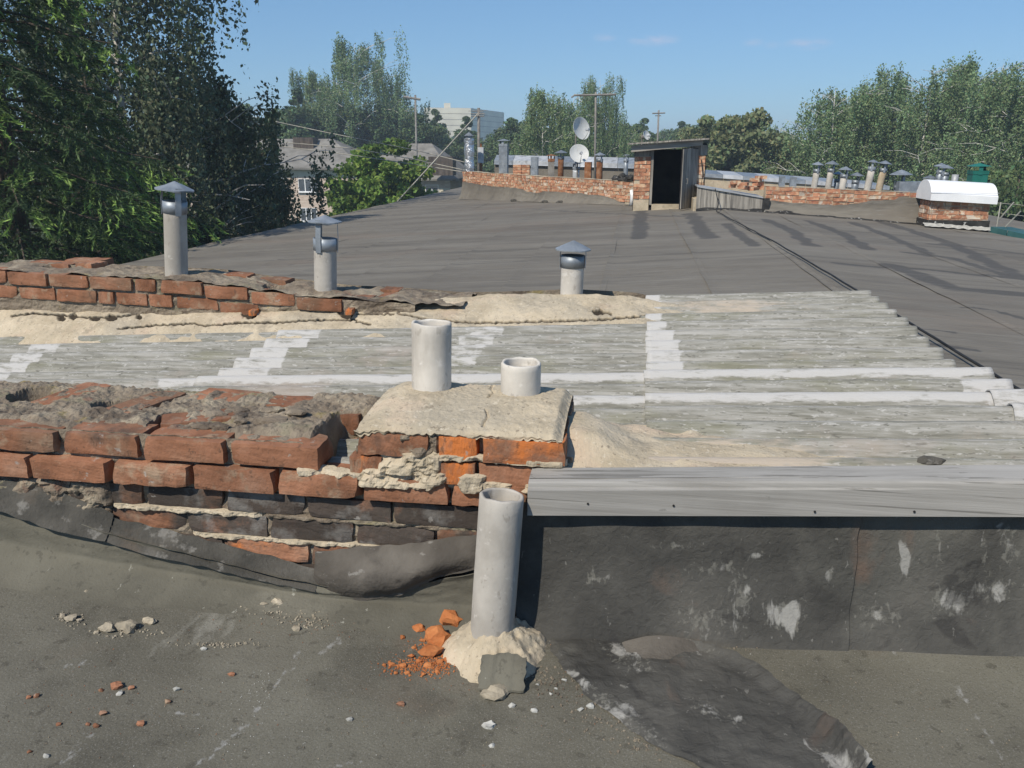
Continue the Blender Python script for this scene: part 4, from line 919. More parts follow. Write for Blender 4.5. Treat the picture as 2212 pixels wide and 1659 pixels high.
# hatch hut ------------------------------------------------------------------------
hut = thing('hatch_hut', 'small brick roof hatch hut with tilted board roof and open dark doorway', 'hut', (.85, 17.6, .05))
HY = 17.25
hx0, hx1 = P(1368, 400, HY).x, P(1524, 400, HY).x
dz0 = P(1440, 443, HY).z
dl, dr = P(1404, 400, HY).x, P(1489, 400, HY).x
ztl, ztr = P(1372, 327, HY).z, P(1520, 313, HY).z
def pier(xa, xb, zb, zt, pale=.3):
    n = int((zt-zb)/.077); 
    B().box(xa+.012, xb-.012, HY+.012, HY+.24, zb-.3, zt).mk('pier_core', M_mortar, hut)
    for c in range(n):
        z = zt-.04-c*.077; s = xa
        cuts = [xa, xb] if xb-xa < .26 else ([xa, xa+.25, xb] if c % 2 else [xa, xa+.12, xb])
        for a, b in zip(cuts, cuts[1:]):
            o = inst('brick', R.choice(FB), ((a+b)/2, HY+.06+R.uniform(-.01, .01), z), hut, (0, R.uniform(-.02, .02), R.uniform(-.03, .03)), ((b-a-.01)/.25, 1, 1)); o['pale'] = R.uniform(0, pale)
pier(hx0, dl, dz0+.1, P(1390, 338, HY).z); pier(dr+.06, hx1-.03, dz0+.2, P(1500, 335, HY).z, .5)
B().box(hx0+.01, dl, HY+.02, HY+.2, P(1390, 338, HY).z+.002, ztl+.02).mk('lintel_board', M_wood_old, hut)
B().box(dr, hx1, HY+.02, HY+.2, P(1500, 335, HY).z+.002, ztr+.0).mk('lintel_board', M_wood_old, hut)
# closed walls and inside
B().box(hx0, hx0+.12, HY+.24, HY+1.7, -.2, ztl+.04).mk('side_wall', M_dark, hut)
B().box(hx1-.12, hx1, HY+.24, HY+1.7, -.2, ztr+.03).mk('side_wall', M_dark, hut)
B().box(hx0+.12, hx1-.12, HY+1.6, HY+1.7, -.2, ztl+.04).mk('rear_wall', M_dark, hut)
B().box(hx0+.12, hx1-.12, HY+.02, HY+1.6, -.25, zf(.8)+.022).mk('floor', M_dark, hut)
B().box(dl-.0, dl+.05, HY-.01, HY+.18, dz0, ztl+.03).mk('door_jamb', M_wood_old, hut)
B().box(dr-.0, dr+.055, HY-.01, HY+.18, dz0, ztr+.0).mk('door_jamb', M_wood_old, hut)
B().box(dl+.05, dr, HY-.03, HY+.12, dz0-.12, dz0+.015).mk('sill', M_mortar, hut)
# tilted roof of boards
rl, rrr = P(1360, 309, HY-.25), P(1531, 298, HY-.25)
sl = (rrr.z-rl.z)/(rrr.x-rl.x)
for k in range(9):
    ya = HY-.25+k*.235; ja = R.uniform(-.03, .05)
    vs = []
    for x, z in ((rl.x-ja, rl.z-sl*ja), (rrr.x+ja*.4, rrr.z)):
        for yy, zz in ((ya, -.03), (ya+.225, -.03), (ya+.225, .0), (ya, .0)): vs.append((x, yy, z+zz+k*.001))
    mk('roof_board', vs, [(0,1,2,3),(7,6,5,4),(0,4,5,1),(1,5,6,2),(2,6,7,3),(3,7,4,0)], M_wood_old, hut)
fa = B(); 
fl, fr = P(1364, 317, HY-.16), P(1519, 302, HY-.16)
vs = []
for p_ in (fl, fr):
    for yy, zz in ((0, -.105), (.05, -.105), (.05, .02), (0, .02)): vs.append((p_.x, p_.y+yy, p_.z+zz))
mk('fascia_board', vs, [(0,1,2,3),(7,6,5,4),(0,4,5,1),(1,5,6,2),(2,6,7,3),(3,7,4,0)], M_fascia, hut)
# door leaf swung out towards the deck
dm = Matrix.Translation((P(1502, 400, HY-.02).x, HY-.02, dz0-.04)) @ Matrix.Rotation(math.radians(-117), 4, 'Z')
dh = ztr-dz0-.02
door = B().box(0, .72, -.012, .012, .0, dh, dm).mk('door', M_dark, hut)
for k in range(5): B().box(.004+k*.145, .14+k*.145, .013, .030, .01, dh-.03*R.random(), dm).mk('board', M_wood_old, door)
for z0 in (.2, dh-.3): B().box(.02, .6, -.035, -.013, z0, z0+.09, dm).mk('batten', M_rust, door)
B().tube([dm @ Vector((.55, .035, dh*.5)), dm @ Vector((.55, .07, dh*.5)), dm @ Vector((.55, .07, dh*.42)), dm @ Vector((.55, .035, dh*.42))], .009, 6).mk('handle', M_pole, door)
# hanging cable loop on the right pier
q = P(1515, 345, HY-.02)
B().tube([(q.x, q.y, q.z), (q.x+.05, q.y-.03, q.z-.3), (q.x+.02, q.y-.04, q.z-.52), (q.x-.08, q.y-.03, q.z-.55), (q.x-.1, q.y-.02, q.z-.45)], .012, 6).mk('cable_loop', M_cable, hut, smooth=True)

# board-clad kerb right of the hut
HK = 16.35
kb = thing('board_kerb', 'low kerb clad in streaked grey sheets between hatch hut and brick parapet', 'parapet', (2.0, 16.5, .1))
ka, kz = P(1506, 404, HK), P(1648, 428, HK)
n = 6
B().box(ka.x-.05, kz.x+.05, HK+.02, HK+.9, -.3, kz.z-.03).mk('core', M_mortar, kb)
for k in range(n):
    xa, xb = lerp(ka.x, kz.x, k/n), lerp(ka.x, kz.x, (k+1)/n)-.004; za, zb = lerp(ka.z, kz.z, k/n), lerp(ka.z, kz.z, (k+1)/n)
    yy = HK+R.uniform(-.008, .008)
    vs = [(xa, yy, zf(xa)-.02), (xb, yy, zf(xb)-.02), (xb, yy, zb), (xa, yy, za), (xa, yy+.018, zf(xa)-.02), (xb, yy+.018, zf(xb)-.02), (xb, yy+.018, zb), (xa, yy+.018, za)]
    mk('panel', vs, [(0,1,2,3),(7,6,5,4),(0,4,5,1),(1,5,6,2),(2,6,7,3),(3,7,4,0)], M_wood_old, kb)
vs = []
for p_ in (ka, kz):
    for yy, zz in ((-.03, .0), (.9, .0), (.9, .022), (-.03, .022)): vs.append((p_.x, HK+yy, p_.z+zz))
mk('top_sheet', vs, [(0,1,2,3),(7,6,5,4),(0,4,5,1),(1,5,6,2),(2,6,7,3),(3,7,4,0)], M_galv_pale, kb)
felt_skirt(kb, Vector((ka.x, HK)), Vector((1, 0)), Vector((0, -1)), kz.x-ka.x, lambda s: zf(ka.x+s)+.05+.03*nz(s, 0, 0, 3), .12, M_black, .02, 9)
# bricks stacked on the kerb
for i, (px, py) in enumerate([(1588, 402), (1602, 404), (1616, 406), (1588, 394), (1604, 397), (1640, 398), (1634, 389), (1646, 384), (1628, 408), (1650, 406)]):
    q = P(px, py, HK+.35); o = inst('loose_brick', R.choice(FB), (q.x, HK+.35+R.uniform(-.1, .15), max(q.z, pw(q.x, [(ka.x, ka.z), (kz.x, kz.z)])+.055)), None, (0, 0, R.uniform(-1.2, 1.2)), (.8, 1, 1), label='old brick lying loose in the small pile on the board-clad kerb', cat='brick', group='loose bricks on the kerb'); o['pale'] = R.random()*.4

# right parapet
rp = thing('parapet', 'pale weathered brick parapet with torn felt skirt, beside the white-hooded chimney', 'parapet', (4.3, 16.5, -.05))
RY = 16.45; ra, rb = P(1655, 400, RY), P(2006, 425, RY)
zt_r = lambda s: lerp(P(1670, 402, RY).z, P(2000, 418, RY).z, s/(rb.x-ra.x))+.012*nz(s, 2, 0, 1.2)
A, d, nrm, L, ang = course_wall(rp, (ra.x, RY), (rb.x, RY), zt_r, 7, .22)
felt_skirt(rp, A, d, nrm, L, lambda s: zt_r(s)-pw(s/L, [(0, .27), (.5, .29), (.58, .24), (.66, .17), (.8, .15), (.82, .10), (1, .10)]), .15, seed=5, rag=.02)
felt_skirt(rp, A, d, nrm, L, lambda s: zf(A.x+s)+.13+.08*nz(s, 7, 0, 1.6), .20, M_black, .03, 11, 'bitumen_coat')
B().box(ra.x-.16, ra.x+.08, RY-.10, RY+.25, -.2, .33).mk('bitumen_end', M_black, rp)
v, f = grid(40, 4, lambda u, v: (lerp(ra.x, rb.x, u), RY+.03+.25*v, zt_r(u*L)+.003+.014*nz(u*40, v*3, 6))); mk('mortar_top', v, f, M_mortar, rp)

# white-hooded chimney
wc = thing('chimney', 'brick chimney with glossy white rounded sheet hood and tarred black foot', 'chimney', (6.0, 16.0, -.2))
CY = 15.75; ca, cb = P(2009, 450, CY).x, P(2139, 450, CY).x
zb_, zt_ = P(2070, 478, CY).z, P(2070, 424, CY).z
B().box(ca+.015, cb-.015, CY+.015, CY+.55, zf(6)-.3, zt_).mk('core', M_mortar, wc)
nc = int((zt_+.06-zb_)/.077)+1
for c in range(nc):
    z = zt_+.02-c*.077; s = ca-(.12 if c % 2 else 0)
    while s < cb-.04:
        a_, b_ = max(ca, s), min(cb, s+.25)
        if b_-a_ > .05:
            o = inst('brick', R.choice(FB), ((a_+b_)/2, CY+.06, z), wc, (0, .03+R.uniform(-.02, .02), R.uniform(-.02, .02)), ((b_-a_-.012)/.25, 1, 1)); o['pale'] = R.uniform(.1, .5)
        s += .25
    for yy in (CY+.19, CY+.44):
        o = inst('brick', R.choice(FB), (ca+.06, yy, z), wc, (0, 0, 1.571), (.95, 1, 1)); o['pale'] = R.uniform(.1, .6)
B().box(ca-.02, cb+.02, CY-.03, CY+.58, zf(6.4)-.25, zb_+.02).mk('tarred_foot', M_black, wc)
v, f = grid(40, 8, lambda u, v: (lerp(ca-.10, cb+.10, u), CY-.04-.13*v+.02*nz(u*9, v, 0), zf(lerp(ca-.10, cb+.10, u))+.035+.05*(1-v)+.02*nz(u*14, v*3, 2))); mk('lime_fillet', v, f, M_limechip, wc, smooth=True)
hc = B(); x_a, x_b = P(2008, 410, CY).x, P(2153, 410, CY).x; zc_ = P(2080, 430, CY).z-.02
prof = []
for i in range(15):
    t = i/14; a_ = math.pi*(-.04+1.08*t); prof.append((CY+.28-.385*math.cos(a_), zc_+.02+.33*max(-.02, math.sin(a_))**.8 if math.sin(a_) > 0 else zc_))
prof = [(CY-.12, zc_)]+[(CY-.12, zc_+.13)]+[p_ for p_ in prof if p_[1] > zc_+.13]+[(CY+.68, zc_+.13), (CY+.68, zc_)]
hv = []
for xx in (x_a, x_b):
    for y_, z_ in prof: hv.append((xx, y_, z_-(xx-x_a)*.055))
m_ = len(prof)
hf = [(i, i+1, m_+i+1, m_+i) for i in range(m_-1)]+[tuple(range(m_))[::-1], tuple(m_+i for i in range(m_))]
mk('hood', hv, hf, M_white, wc)
B().box(x_a-.004, x_b+.004, CY-.128, CY-.121, zc_+.128, zc_+.136, Matrix.Identity(4)).mk('hood_seam', M_galv_pale, wc).rotation_euler = (0, 0, 0)

# green eave sheet on the right
ge = thing('eave_sheet', 'teal painted sheet metal along the roof eave past the white-hooded chimney', 'sheet metal', (7.2, 15, -.3))
p0, p1 = P(2138, 492, 15.6), P(2225, 512, 14.6)
for k in range(5):
    qa = p0.lerp(p1, k/5*2.2); qb = p0.lerp(p1, (k+.97)/5*2.2)
    vs = [(qa.x, qa.y, zf(qa.x)-.05), (qb.x, qb.y, zf(qb.x)-.05), (qb.x+.02, qb.y+.01, qb.z+.02), (qa.x+.02, qa.y+.01, qa.z+.02), (qb.x+.5, qb.y+.35, qb.z-.01), (qa.x+.5, qa.y+.35, qa.z-.01)]
    mk('sheet', vs, [(0, 1, 2, 3), (3, 2, 4, 5)], M_teal, ge)
# thin wire railing beyond
rw = thing('wire_railing', 'thin wire railing at the eave beside the white-hooded chimney', 'railing', (8.2, 15.5, -.35))
for px, py, qx, qy in ((2140, 437, 2240, 446), (2142, 458, 2240, 470)): B().tube([P(px, py, 15.9), P(qx, qy, 15.4)], .004, 5).mk('wire', M_wire, rw)
for px, py, qx, qy in ((2155, 478, 2190, 437), (2172, 490, 2205, 456)):
    a_, b_ = P(px, py, 15.8), P(qx, qy, 15.6); B().tube([a_, b_], .012, 5).mk('stay', M_wire, rw)
a_ = P(2162, 437, 15.75); B().tube([a_, (a_.x, a_.y, zf(a_.x)-.1)], .012, 5).mk('post', M_wire, rw)

# ---- flues behind the right parapet
def pflue(px, ptop, pw_, Y, label, lean=.0, square=False, capw=None, pm=None, cm=None, group=None, straps=3, cone=.45, name='flue_pipe', gapk=1.):
    "a flue standing on the deck: px centre, top of the cap at ptop, pipe width pw_ (photo pixels)"
    q = P(px, ptop, Y); k = Y/math.cos(YAW)/1735*1.02; r = pw_*k/2
    capr = (capw or pw_*2.)*k/2
    ch = capr*cone; gap = (.10 if straps > 0 else 0)*gapk
    zt = q.z-(ch+gap if straps >= 0 else 0)
    zb = zf(q.x)
    return flue(label, (q.x, q.y, zb), zt-zb, r=r, capr=capr, lean=(lean, 0), square=square, pm=pm, cm=cm, gap=gap, straps=straps, cone=cone, group=group, nseg=14, collar=.06, seed=R.uniform(0, 3) if not square else R.uniform(-.1, .1), name=name)
pflue(1760, 349, 12, 17.3, 'cream flue pipe with small cap, first of the pair left of the low grey ones', .07, capw=24)
pflue(1791, 347, 12, 17.3, 'mottled cream flue pipe with a broad flat cap behind the right parapet', .07, capw=27)
pflue(1821, 359, 13, 17.1, 'short light flue pipe with a rounded mushroom cap', .06, capw=26, cone=.5)
pflue(1808, 370, 10, 17.5, 'dark squat flue just behind the mushroom-capped pipe', .04, capw=24, pm=M_galv)
pflue(1847, 372, 13, 17.1, 'stubby blue-grey flue with a pointed cap at the parapet', .05, capw=27, pm=M_galv)
pflue(1875, 344, 13, 17.1, 'tall off-white flue pipe with a dark cap, leaning a little', .10, capw=22)
pflue(1900, 346, 13, 17.2, 'tall rust-stained tan flue pipe with a dark cap', .10, capw=26, pm=mat('tan_pipe', [(.3, (.30,.23,.15)), (.7, (.46,.39,.29))], 5, 6, .9, .3, 30))
pflue(1948, 366, 18, 17.2, 'wide grey sheet-metal flue with a big pointed cap on a thin neck', 0, capw=42, pm=M_galv, gapk=2.2)
pflue(1714, 383, 12, 17.6, 'low square grey duct with no cap, by the brick pile', 0, True, pm=M_galv, straps=-1)
pflue(1690, 381, 11, 17.6, 'low narrow grey duct standing nearest the loose bricks', 0, True, pm=M_galv, straps=-1)
pflue(2031, 352, 13, 19.5, 'grey flue with a tin cap rising behind the white hood', .03, capw=26, pm=M_galv)
pflue(2042, 356, 13, 18.8, 'grey ribbed flue touching its neighbour behind the white hood', .03, capw=26, pm=M_galv)
pflue(2064, 377, 12, 19.3, 'plain grey pipe end just above the white hood', 0, pm=M_galv_pale, straps=-1)
pflue(2010, 378, 12, 19.0, 'low grey cap peeping over the left end of the white hood', 0, capw=26, pm=M_galv)
pflue(2116, 352, 27, 18.5, 'green painted square flue with a green cap beyond the white hood', .0, True, capw=33, pm=M_green, cm=M_green, cone=.35)
q = P(1965, 397, 17.0); B().box(q.x-.2, q.x+.42, 16.95, 17.25, zf(q.x)-.05, q.z+.04).mk('duct', M_galv, None, label='low blue-grey sheet metal duct between the parapet flues and the white hood', cat='duct', origin=(q.x, 17, zf(q.x)))

# ---- flues behind the left parapet
def dep(px):
    "distance just behind the angled parapet in that direction"
    q = P(px, 380, 1.); k = q.x; m_ = (A1[1]-A0[1])/(A1[0]-A0[0])
    return (A0[1]-m_*A0[0])/(1-m_*k)+.75
foil = thing('foil_pipe', 'flue wrapped in crinkled silver foil at the far end of the red parapet', 'flue', P(1013, 366, 27.6))
q = P(1013, 300, 27.6); zb = zf(q.x); b = B(); prof = []
for i in range(30):
    t = i/29; prof.append((.165*(1+.05*math.sin(t*26)+.04*nz(t*9, 1)), zb+t*(q.z-zb)))
prof += [(.10, q.z+.03), (.0, q.z+.03)]
b.lathe(prof, (q.x, q.y, 0), 20); b.v = [(x+.016*nz(x, y, z, 7), y+.016*nz(x, y, z+5, 7), z) for x, y, z in b.v]; b.mk('wrap', M_foil, foil)
B().lathe([(.11, q.z), (.11, q.z+.09), (.17, q.z+.10), (.0, q.z+.22)], (q.x, q.y, 0), 14).mk('rain_cap', M_galv, foil)
q = P(1038, 330, 28.2); pn = B().box(q.x-.10, q.x+.10, q.y, q.y+.06, P(1038, 352, 28.2).z, P(1038, 318, 28.2).z).mk('panel_board', M_galv_pale, None, label='narrow pale board standing between foil pipe and tall mast', cat='board', origin=(q.x, q.y, zf(q.x)))
B().box(q.x-.03, q.x+.03, q.y+.061, q.y+.10, zf(q.x)-.02, q.z+.3).mk('post', M_rust, pn)
pflue(1088, 300, 17, dep(1088), 'tall square blue-grey flue with a flat cap, next to the foil pipe', 0, True, capw=24, pm=M_galv, cone=.3)
pflue(1155, 339, 14, dep(1155), 'plain square grey duct without a cap over the red parapet', 0, True, pm=M_galv, straps=-1)
pflue(1191, 333, 13, dep(1191), 'dark grey square flue with a rusty flat cap', 0, True, capw=20, pm=M_pole, cm=M_rust, cone=.25)
pflue(1212, 324, 12, dep(1212), 'rusty flue with a wide pale mushroom cap', 0, capw=28, pm=M_rust, cone=.4)
pflue(1296, 329, 13, dep(1296), 'rusty brown flue with a pointed pale cap nearest the hatch hut', 0, capw=24, pm=M_rust, cone=.45)
pflue(1271, 350, 13, dep(1271), 'short rusted square stub between the dishes and the thin mast', 0, True, pm=M_rust, straps=-1)
pflue(1245, 348, 14, dep(1245), 'pale grey pipe stub under the lower satellite dish', 0, pm=M_galv_pale, capw=22, cone=.4)
pflue(1353, 333, 9, dep(1353), 'thin grey vent with a tiny cap by the junk beside the hut', 0, capw=14, pm=M_galv, cone=.3)
# small red brick stub
q = P(1128, 362, dep(1128)); st = thing('brick_stub', 'squat bright red brick stub behind the red parapet', 'chimney', (q.x, q.y, zf(q.x)))
B().box(q.x-.18, q.x+.18, q.y-.12, q.y+.12, zf(q.x)-.02, q.z+.08).mk('core', M_mortar, st)
for c in range(5):
    for s in (-.125, .125):
        o = inst('brick', R.choice(FB), (q.x+s, q.y-.125, q.z+.05-c*.077), st, (0, 0, 0), (.95, 1, 1)); o['pale'] = 0
# sooty debris by the hut
for i, (px, py, r) in enumerate([(1345, 380, .10), (1362, 384, .09), (1330, 386, .07), (1354, 374, .06)]):
    q = P(px, py, dep(px)-.55); blob('rubbish_heap', None, (q.x, q.y, zt_l(8)+r*.7), (r*1.3, r*.8, r), M_black, i+30, 2, 1, .5, label='black scorched rubbish heaped behind the parapet next to the hut', cat='rubbish', group='rubbish beside the hut')
# metal-capped parapets of the section beyond
mp = thing('metal_capped_wall', 'far grey wall capped with shiny sheet metal behind the flues', 'parapet', (-1, 31, .3))
a_, b_ = P(1068, 344, 32), P(1385, 352, 29); za_, zb2 = a_.z, b_.z
n = 7
for k in range(n):
    qa, qb = a_.lerp(b_, k/n), a_.lerp(b_, (k+.985)/n)
    vs = [(qa.x, qa.y-.06, qa.z-.16), (qb.x, qb.y-.06, qb.z-.16), (qb.x, qb.y-.04, qb.z-.03), (qa.x, qa.y-.04, qa.z-.03), (qb.x, qb.y+.55, qb.z+.16), (qa.x, qa.y+.55, qa.z+.16), (qb.x, qb.y-.12, qb.z-.19), (qa.x, qa.y-.12, qa.z-.19)]
    mk('cap_sheet', vs, [(0, 1, 2, 3), (3, 2, 4, 5), (7, 6, 1, 0)], M_galv_pale if k % 3 else M_galv, mp)
vs = [(a_.x, a_.y, zf(a_.x)), (b_.x, b_.y, zf(b_.x)), (b_.x, b_.y, b_.z-.03), (a_.x, a_.y, a_.z-.03), (a_.x, a_.y+.5, zf(a_.x)), (b_.x, b_.y+.5, zf(b_.x)), (b_.x, b_.y+.5, b_.z+.1), (a_.x, a_.y+.5, a_.z+.1)]
mk('wall', vs, [(0,1,2,3),(7,6,5,4),(0,4,5,1),(1,5,6,2),(3,7,4,0)], M_felt_far, mp)
mr_ = thing('metal_capped_wall', 'long grey sheet-roofed kerb running down behind the cream flue pipes', 'parapet', (5, 23, .2))
a_, b_ = P(1518, 374, 23), P(1922, 402, 23); n = 9
for k in range(n):
    qa, qb = a_.lerp(b_, k/n), a_.lerp(b_, (k+.985)/n)
    vs = [(qa.x, qa.y-.05, qa.z-.10), (qb.x, qb.y-.05, qb.z-.10), (qb.x, qb.y-.03, qb.z), (qa.x, qa.y-.03, qa.z), (qb.x, qb.y+2.2, qb.z+.05), (qa.x, qa.y+2.2, qa.z+.05)]
    mk('cap_sheet', vs, [(0, 1, 2, 3), (3, 2, 4, 5)], M_galv_pale if k % 2 else M_galv, mr_)
vs = [(a_.x, a_.y, zf(a_.x)), (b_.x, b_.y, zf(b_.x)), (b_.x, b_.y, b_.z-.03), (a_.x, a_.y, a_.z-.03), (a_.x, a_.y+2, zf(a_.x)), (b_.x, b_.y+2, zf(b_.x)), (b_.x, b_.y+2, b_.z-.03), (a_.x, a_.y+2, a_.z-.03)]
mk('wall', vs, [(0,1,2,3),(7,6,5,4),(0,4,5,1),(1,5,6,2),(3,7,4,0)], M_mortar, mr_)

# dishes, masts, wires -----------------------------------------------------------
def dish(label, c, r, az, el, mastfoot=None, rib=False):
    c = Vector(c); t = thing('satellite_dish', label, 'satellite dish', (c.x, c.y, zf(c.x)) if mastfoot is None else mastfoot)
    dirv = Vector((math.sin(az)*math.cos(el), -math.cos(az)*math.cos(el), math.sin(el)))
    Mq = dirv.to_track_quat('Z', 'Y').to_matrix().to_4x4()
    prof = [(r*i/8+.001, r*.28*(i/8)**2) for i in range(9)]+[(r*1.02, r*.285), (r*1.0, r*.26)]+[(r*i/8+.001, r*.28*(i/8)**2-.012) for i in range(8, -1, -1)]
    B().lathe(prof, c, 28, Mq).mk('reflector', M_dish, t, smooth=True)
    m3 = Mq.to_3x3()
    low = c+m3 @ Vector((0, -r, r*.26)); feed = c+m3 @ Vector((0, -r*.35, r*1.15))
    if (c+m3 @ Vector((0, r, 0))).z < low.z: low = c+m3 @ Vector((0, r, r*.26)); feed = c+m3 @ Vector((0, r*.35, r*1.15))
    B().tube([low, low.lerp(feed, .5)-Vector((0, 0, .04)), feed], .012, 6).mk('feed_arm', M_dish, t, smooth=True)
    B().tube([feed, feed-(feed-c).normalized()*.10], .035, 8).mk('feed_horn', M_galv_pale, t)
    back = c-m3 @ Vector((0, 0, .14))
    B().tube([c-m3 @ Vector((0, 0, .01)), back], .05, 8).mk('bracket', M_pole, t)
    B().tube([back+Vector((0, 0, .08)), (back.x, back.y, zf(back.x)-.01)], .022, 8).mk('mast', M_pole, t)
    return t
q = P(1252, 279, dep(1252)+.35); dish('upper white satellite dish on the shared mast above the parapet', q, 22.5*(dep(1252)+.5)/1735, math.radians(48), math.radians(14))
q = P(1250, 334, dep(1250)-.1); dish('lower white satellite dish just above the red parapet', q, 20*dep(1250)/1735, math.radians(18), math.radians(26))
q = P(1395, 293, 24); dish('small distant white dish over the hut roof', q, 9.5*24.2/1735, math.radians(50), math.radians(20))
def mast(label, px, ptop, pbot, Y, r, bars, name='antenna_mast'):
    a_, b_ = P(px, ptop, Y), P(px, pbot, Y)
    zb = zf(b_.x) if Y < 45 and -8 < b_.x < 8 else GZ
    t = thing(name, label, 'antenna', (b_.x, b_.y, zb))
    B().tube([(b_.x, b_.y, zb), (a_.x, a_.y, a_.z)], [r*1.2, r], 8).mk('pole', M_pole, t, smooth=True)
    for x0, y0, x1, y1, rr in bars:
        p0 = P(x0, y0, Y-.03); p1 = P(x1, y1, Y-.03); B().tube([p0, p1], rr, 6).mk('crossbar', M_pole, t)
    return t
mast('tall thin antenna mast with one long rusty crossbar above the dishes', 1287, 199, 352, dep(1287)+.3, .025, [(1240, 206, 1331, 204, .028), (1243, 204, 1234, 211, .02), (1262, 200, 1262, 211, .012), (1318, 199, 1318, 210, .012)])
mast('dark pole with stacked short aerial arms beside the foil pipe', 1034, 233, 360, 28.4, .05, [(1017, 246, 1047, 246, .02), (1020, 240, 1044, 242, .015), (1018, 251, 1046, 251, .02), (1012, 240, 1052, 238, .008)])
mast('distant thin mast with a small double cross on the skyline', 1423, 238, 300, 70, .07, [(1409, 245, 1437, 244, .06), (1415, 250, 1428, 250, .04)])
mast('distant aerial on a pole left of the pale tower block', 897, 205, 290, 75, .09, [(872, 209, 908, 215, .12), (880, 206, 884, 214, .05)])
a_ = P(858, 436, 27.3); a_.z = zf(a_.x)+.02
B().tube([a_, P(1032, 246, 28.3)], .022, 6).mk('guy_wire', M_wire, None, label='pale guy wire from the roof eave up to the dark pole', cat='wire', origin=a_)
for i, pts in enumerate([[(536, 250), (700, 285), (900, 325), (1010, 352)], [(560, 303), (760, 320), (900, 345), (1005, 368)], [(560, 310), (760, 335), (900, 356), (1005, 372)]]):
    p_ = [P(x_, y_, lerp(34, 28.5, k/(len(pts)-1))) for k, (x_, y_) in enumerate(pts)]
    B().tube(p_, .016, 5).mk('power_line', M_wire, None, smooth=True, label=('topmost overhead wire crossing before the house roofs', 'middle one of the three overhead wires before the house', 'lowest overhead wire crossing before the house roofs')[i], cat='wire', group='overhead wires before the house', origin=p_[0])
# lamp pole
q = P(586, 490, 34); t_ = P(583, 300, 34)
lp = thing('lamp_post', 'slim pale concrete post standing before the two-storey house', 'post', (q.x, q.y, GZ))
B().tube([(q.x, q.y, GZ), (q.x, q.y, 0), (t_.x, t_.y, t_.z)], [.10, .075, .06], 8).mk('shaft', M_pipe, lp, smooth=True)
B().tube([(t_.x-.35, t_.y, t_.z-.12), (t_.x+.35, t_.y, t_.z-.12)], .035, 6).mk('crossarm', M_pole, lp)

# ------------------------------------------------------------------ houses
def win(parent, xa, xb, za, zb, y, mull=2, frame=M_white, blind=None):
    w = B().box(xa-.06, xb+.06, y-.06, y-.005, za-.06, za).box(xa-.06, xb+.06, y-.06, y-.005, zb, zb+.06).box(xa-.06, xa, y-.06, y-.005, za, zb).box(xb, xb+.06, y-.06, y-.005, za, zb)
    for k in range(mull):
        xm = lerp(xa, xb, (k+1)/(mull+1)); w.box(xm-.045, xm+.045, y-.05, y-.005, za, zb)
    o = w.mk('window', frame, parent)
    for k in range(mull+1):
        a_, b_ = lerp(xa, xb, k/(mull+1))+.04, lerp(xa, xb, (k+1)/(mull+1))-.04
        B().box(a_, b_, y-.02, y-.01, za+.005, zb-.005).mk('pane', M_glass, o)
    B().box(xa-.15, xb+.15, y-.2, y-.005, za-.14, za-.065).mk('sill', frame, o)
def hip(parent, x0, x1, y0, y1, ze, zr_, over=.6, inset=None, m=None):
    inset = inset or (y1-y0)/2
    x0 -= over; x1 += over; y0 -= over; y1 += over; ym = (y0+y1)/2
    v = [(x0, y0, ze), (x1, y0, ze), (x1, y1, ze), (x0, y1, ze), (x0+inset, ym, zr_), (x1-inset, ym, zr_)]
    v += [(a, b, c-.18) for a, b, c in v[:4]]
    return mk('roof', v, [(0, 1, 5, 4), (1, 2, 5), (2, 3, 4, 5), (3, 0, 4), (0, 6, 7, 1), (1, 7, 8, 2), (2, 8, 9, 3), (3, 9, 6, 0), (9, 8, 7, 6)], m or M_house_roof, parent)
HYA = 80
hA = thing('house', 'two-storey pinkish brick house with grey hipped roof behind the drooping dark tree', 'house', (P(640, 400, HYA).x, HYA+5, GZ))
xa, xb = P(400, 400, HYA).x, P(775, 400, HYA).x
ze = P(640, 362, HYA).z
B().box(xa, xb, HYA, HYA+10, GZ, ze-.9).mk('wall', M_pink, hA)
B().box(xa-.05, xb+.05, HYA-.05, HYA+10.05, ze-.9, ze-.1).mk('upper_wall', M_sandc, hA)
rf = hip(hA, xa, xb, HYA, HYA+10, ze, P(640, 300, HYA+5).z, .7)
q = P(655, 312, HYA+3); B().box(q.x-1.1, q.x+1.1, q.y, q.y+1.5, q.z-1.2, q.z+.7).mk('dormer', M_bark, rf)
wz = lambda py: P(640, py, HYA).z
for a, b, t, u in ((646, 686, 387, 413), (594, 614, 385, 411), (646, 680, 450, 476), (592, 612, 440, 468), (500, 530, 387, 413), (500, 530, 445, 470)):
    win(hA, P(a, 400, HYA).x, P(b, 400, HYA).x, wz(u), wz(t), HYA-.06 if False else HYA, 2 if b-a > 30 else 1)
HYB = 88
hB = thing('house', 'low house with grey hipped roof and pale walls between bush and foil pipe', 'house', (P(900, 400, HYB).x, HYB+5, GZ))
xa, xb = P(770, 400, HYB).x, P(972, 400, HYB).x; ze = P(950, 386, HYB).z
B().box(xa, xb, HYB, HYB+12, GZ, ze-1.0).mk('wall', M_sandc, hB)
B().box(xa-.05, xb+.05, HYB-.05, HYB+12.05, ze-1.0, ze-.1).mk('upper_wall', M_pink, hB)
hip(hB, xa, xb, HYB, HYB+12, ze, P(860, 310, HYB+6).z, .8, 4.2)
for a, b in ((920, 946), (830, 856)): win(hB, P(a, 400, HYB).x, P(b, 400, HYB).x, P(a, 420, HYB).z, P(a, 400, HYB).z, HYB, 1)
q = P(990, 345, HYB-3); B().box(q.x-3.2, q.x-.6, q.y, q.y+1.6, q.z-1.6, q.z+.3).mk('porch_gable', M_bark, hB)

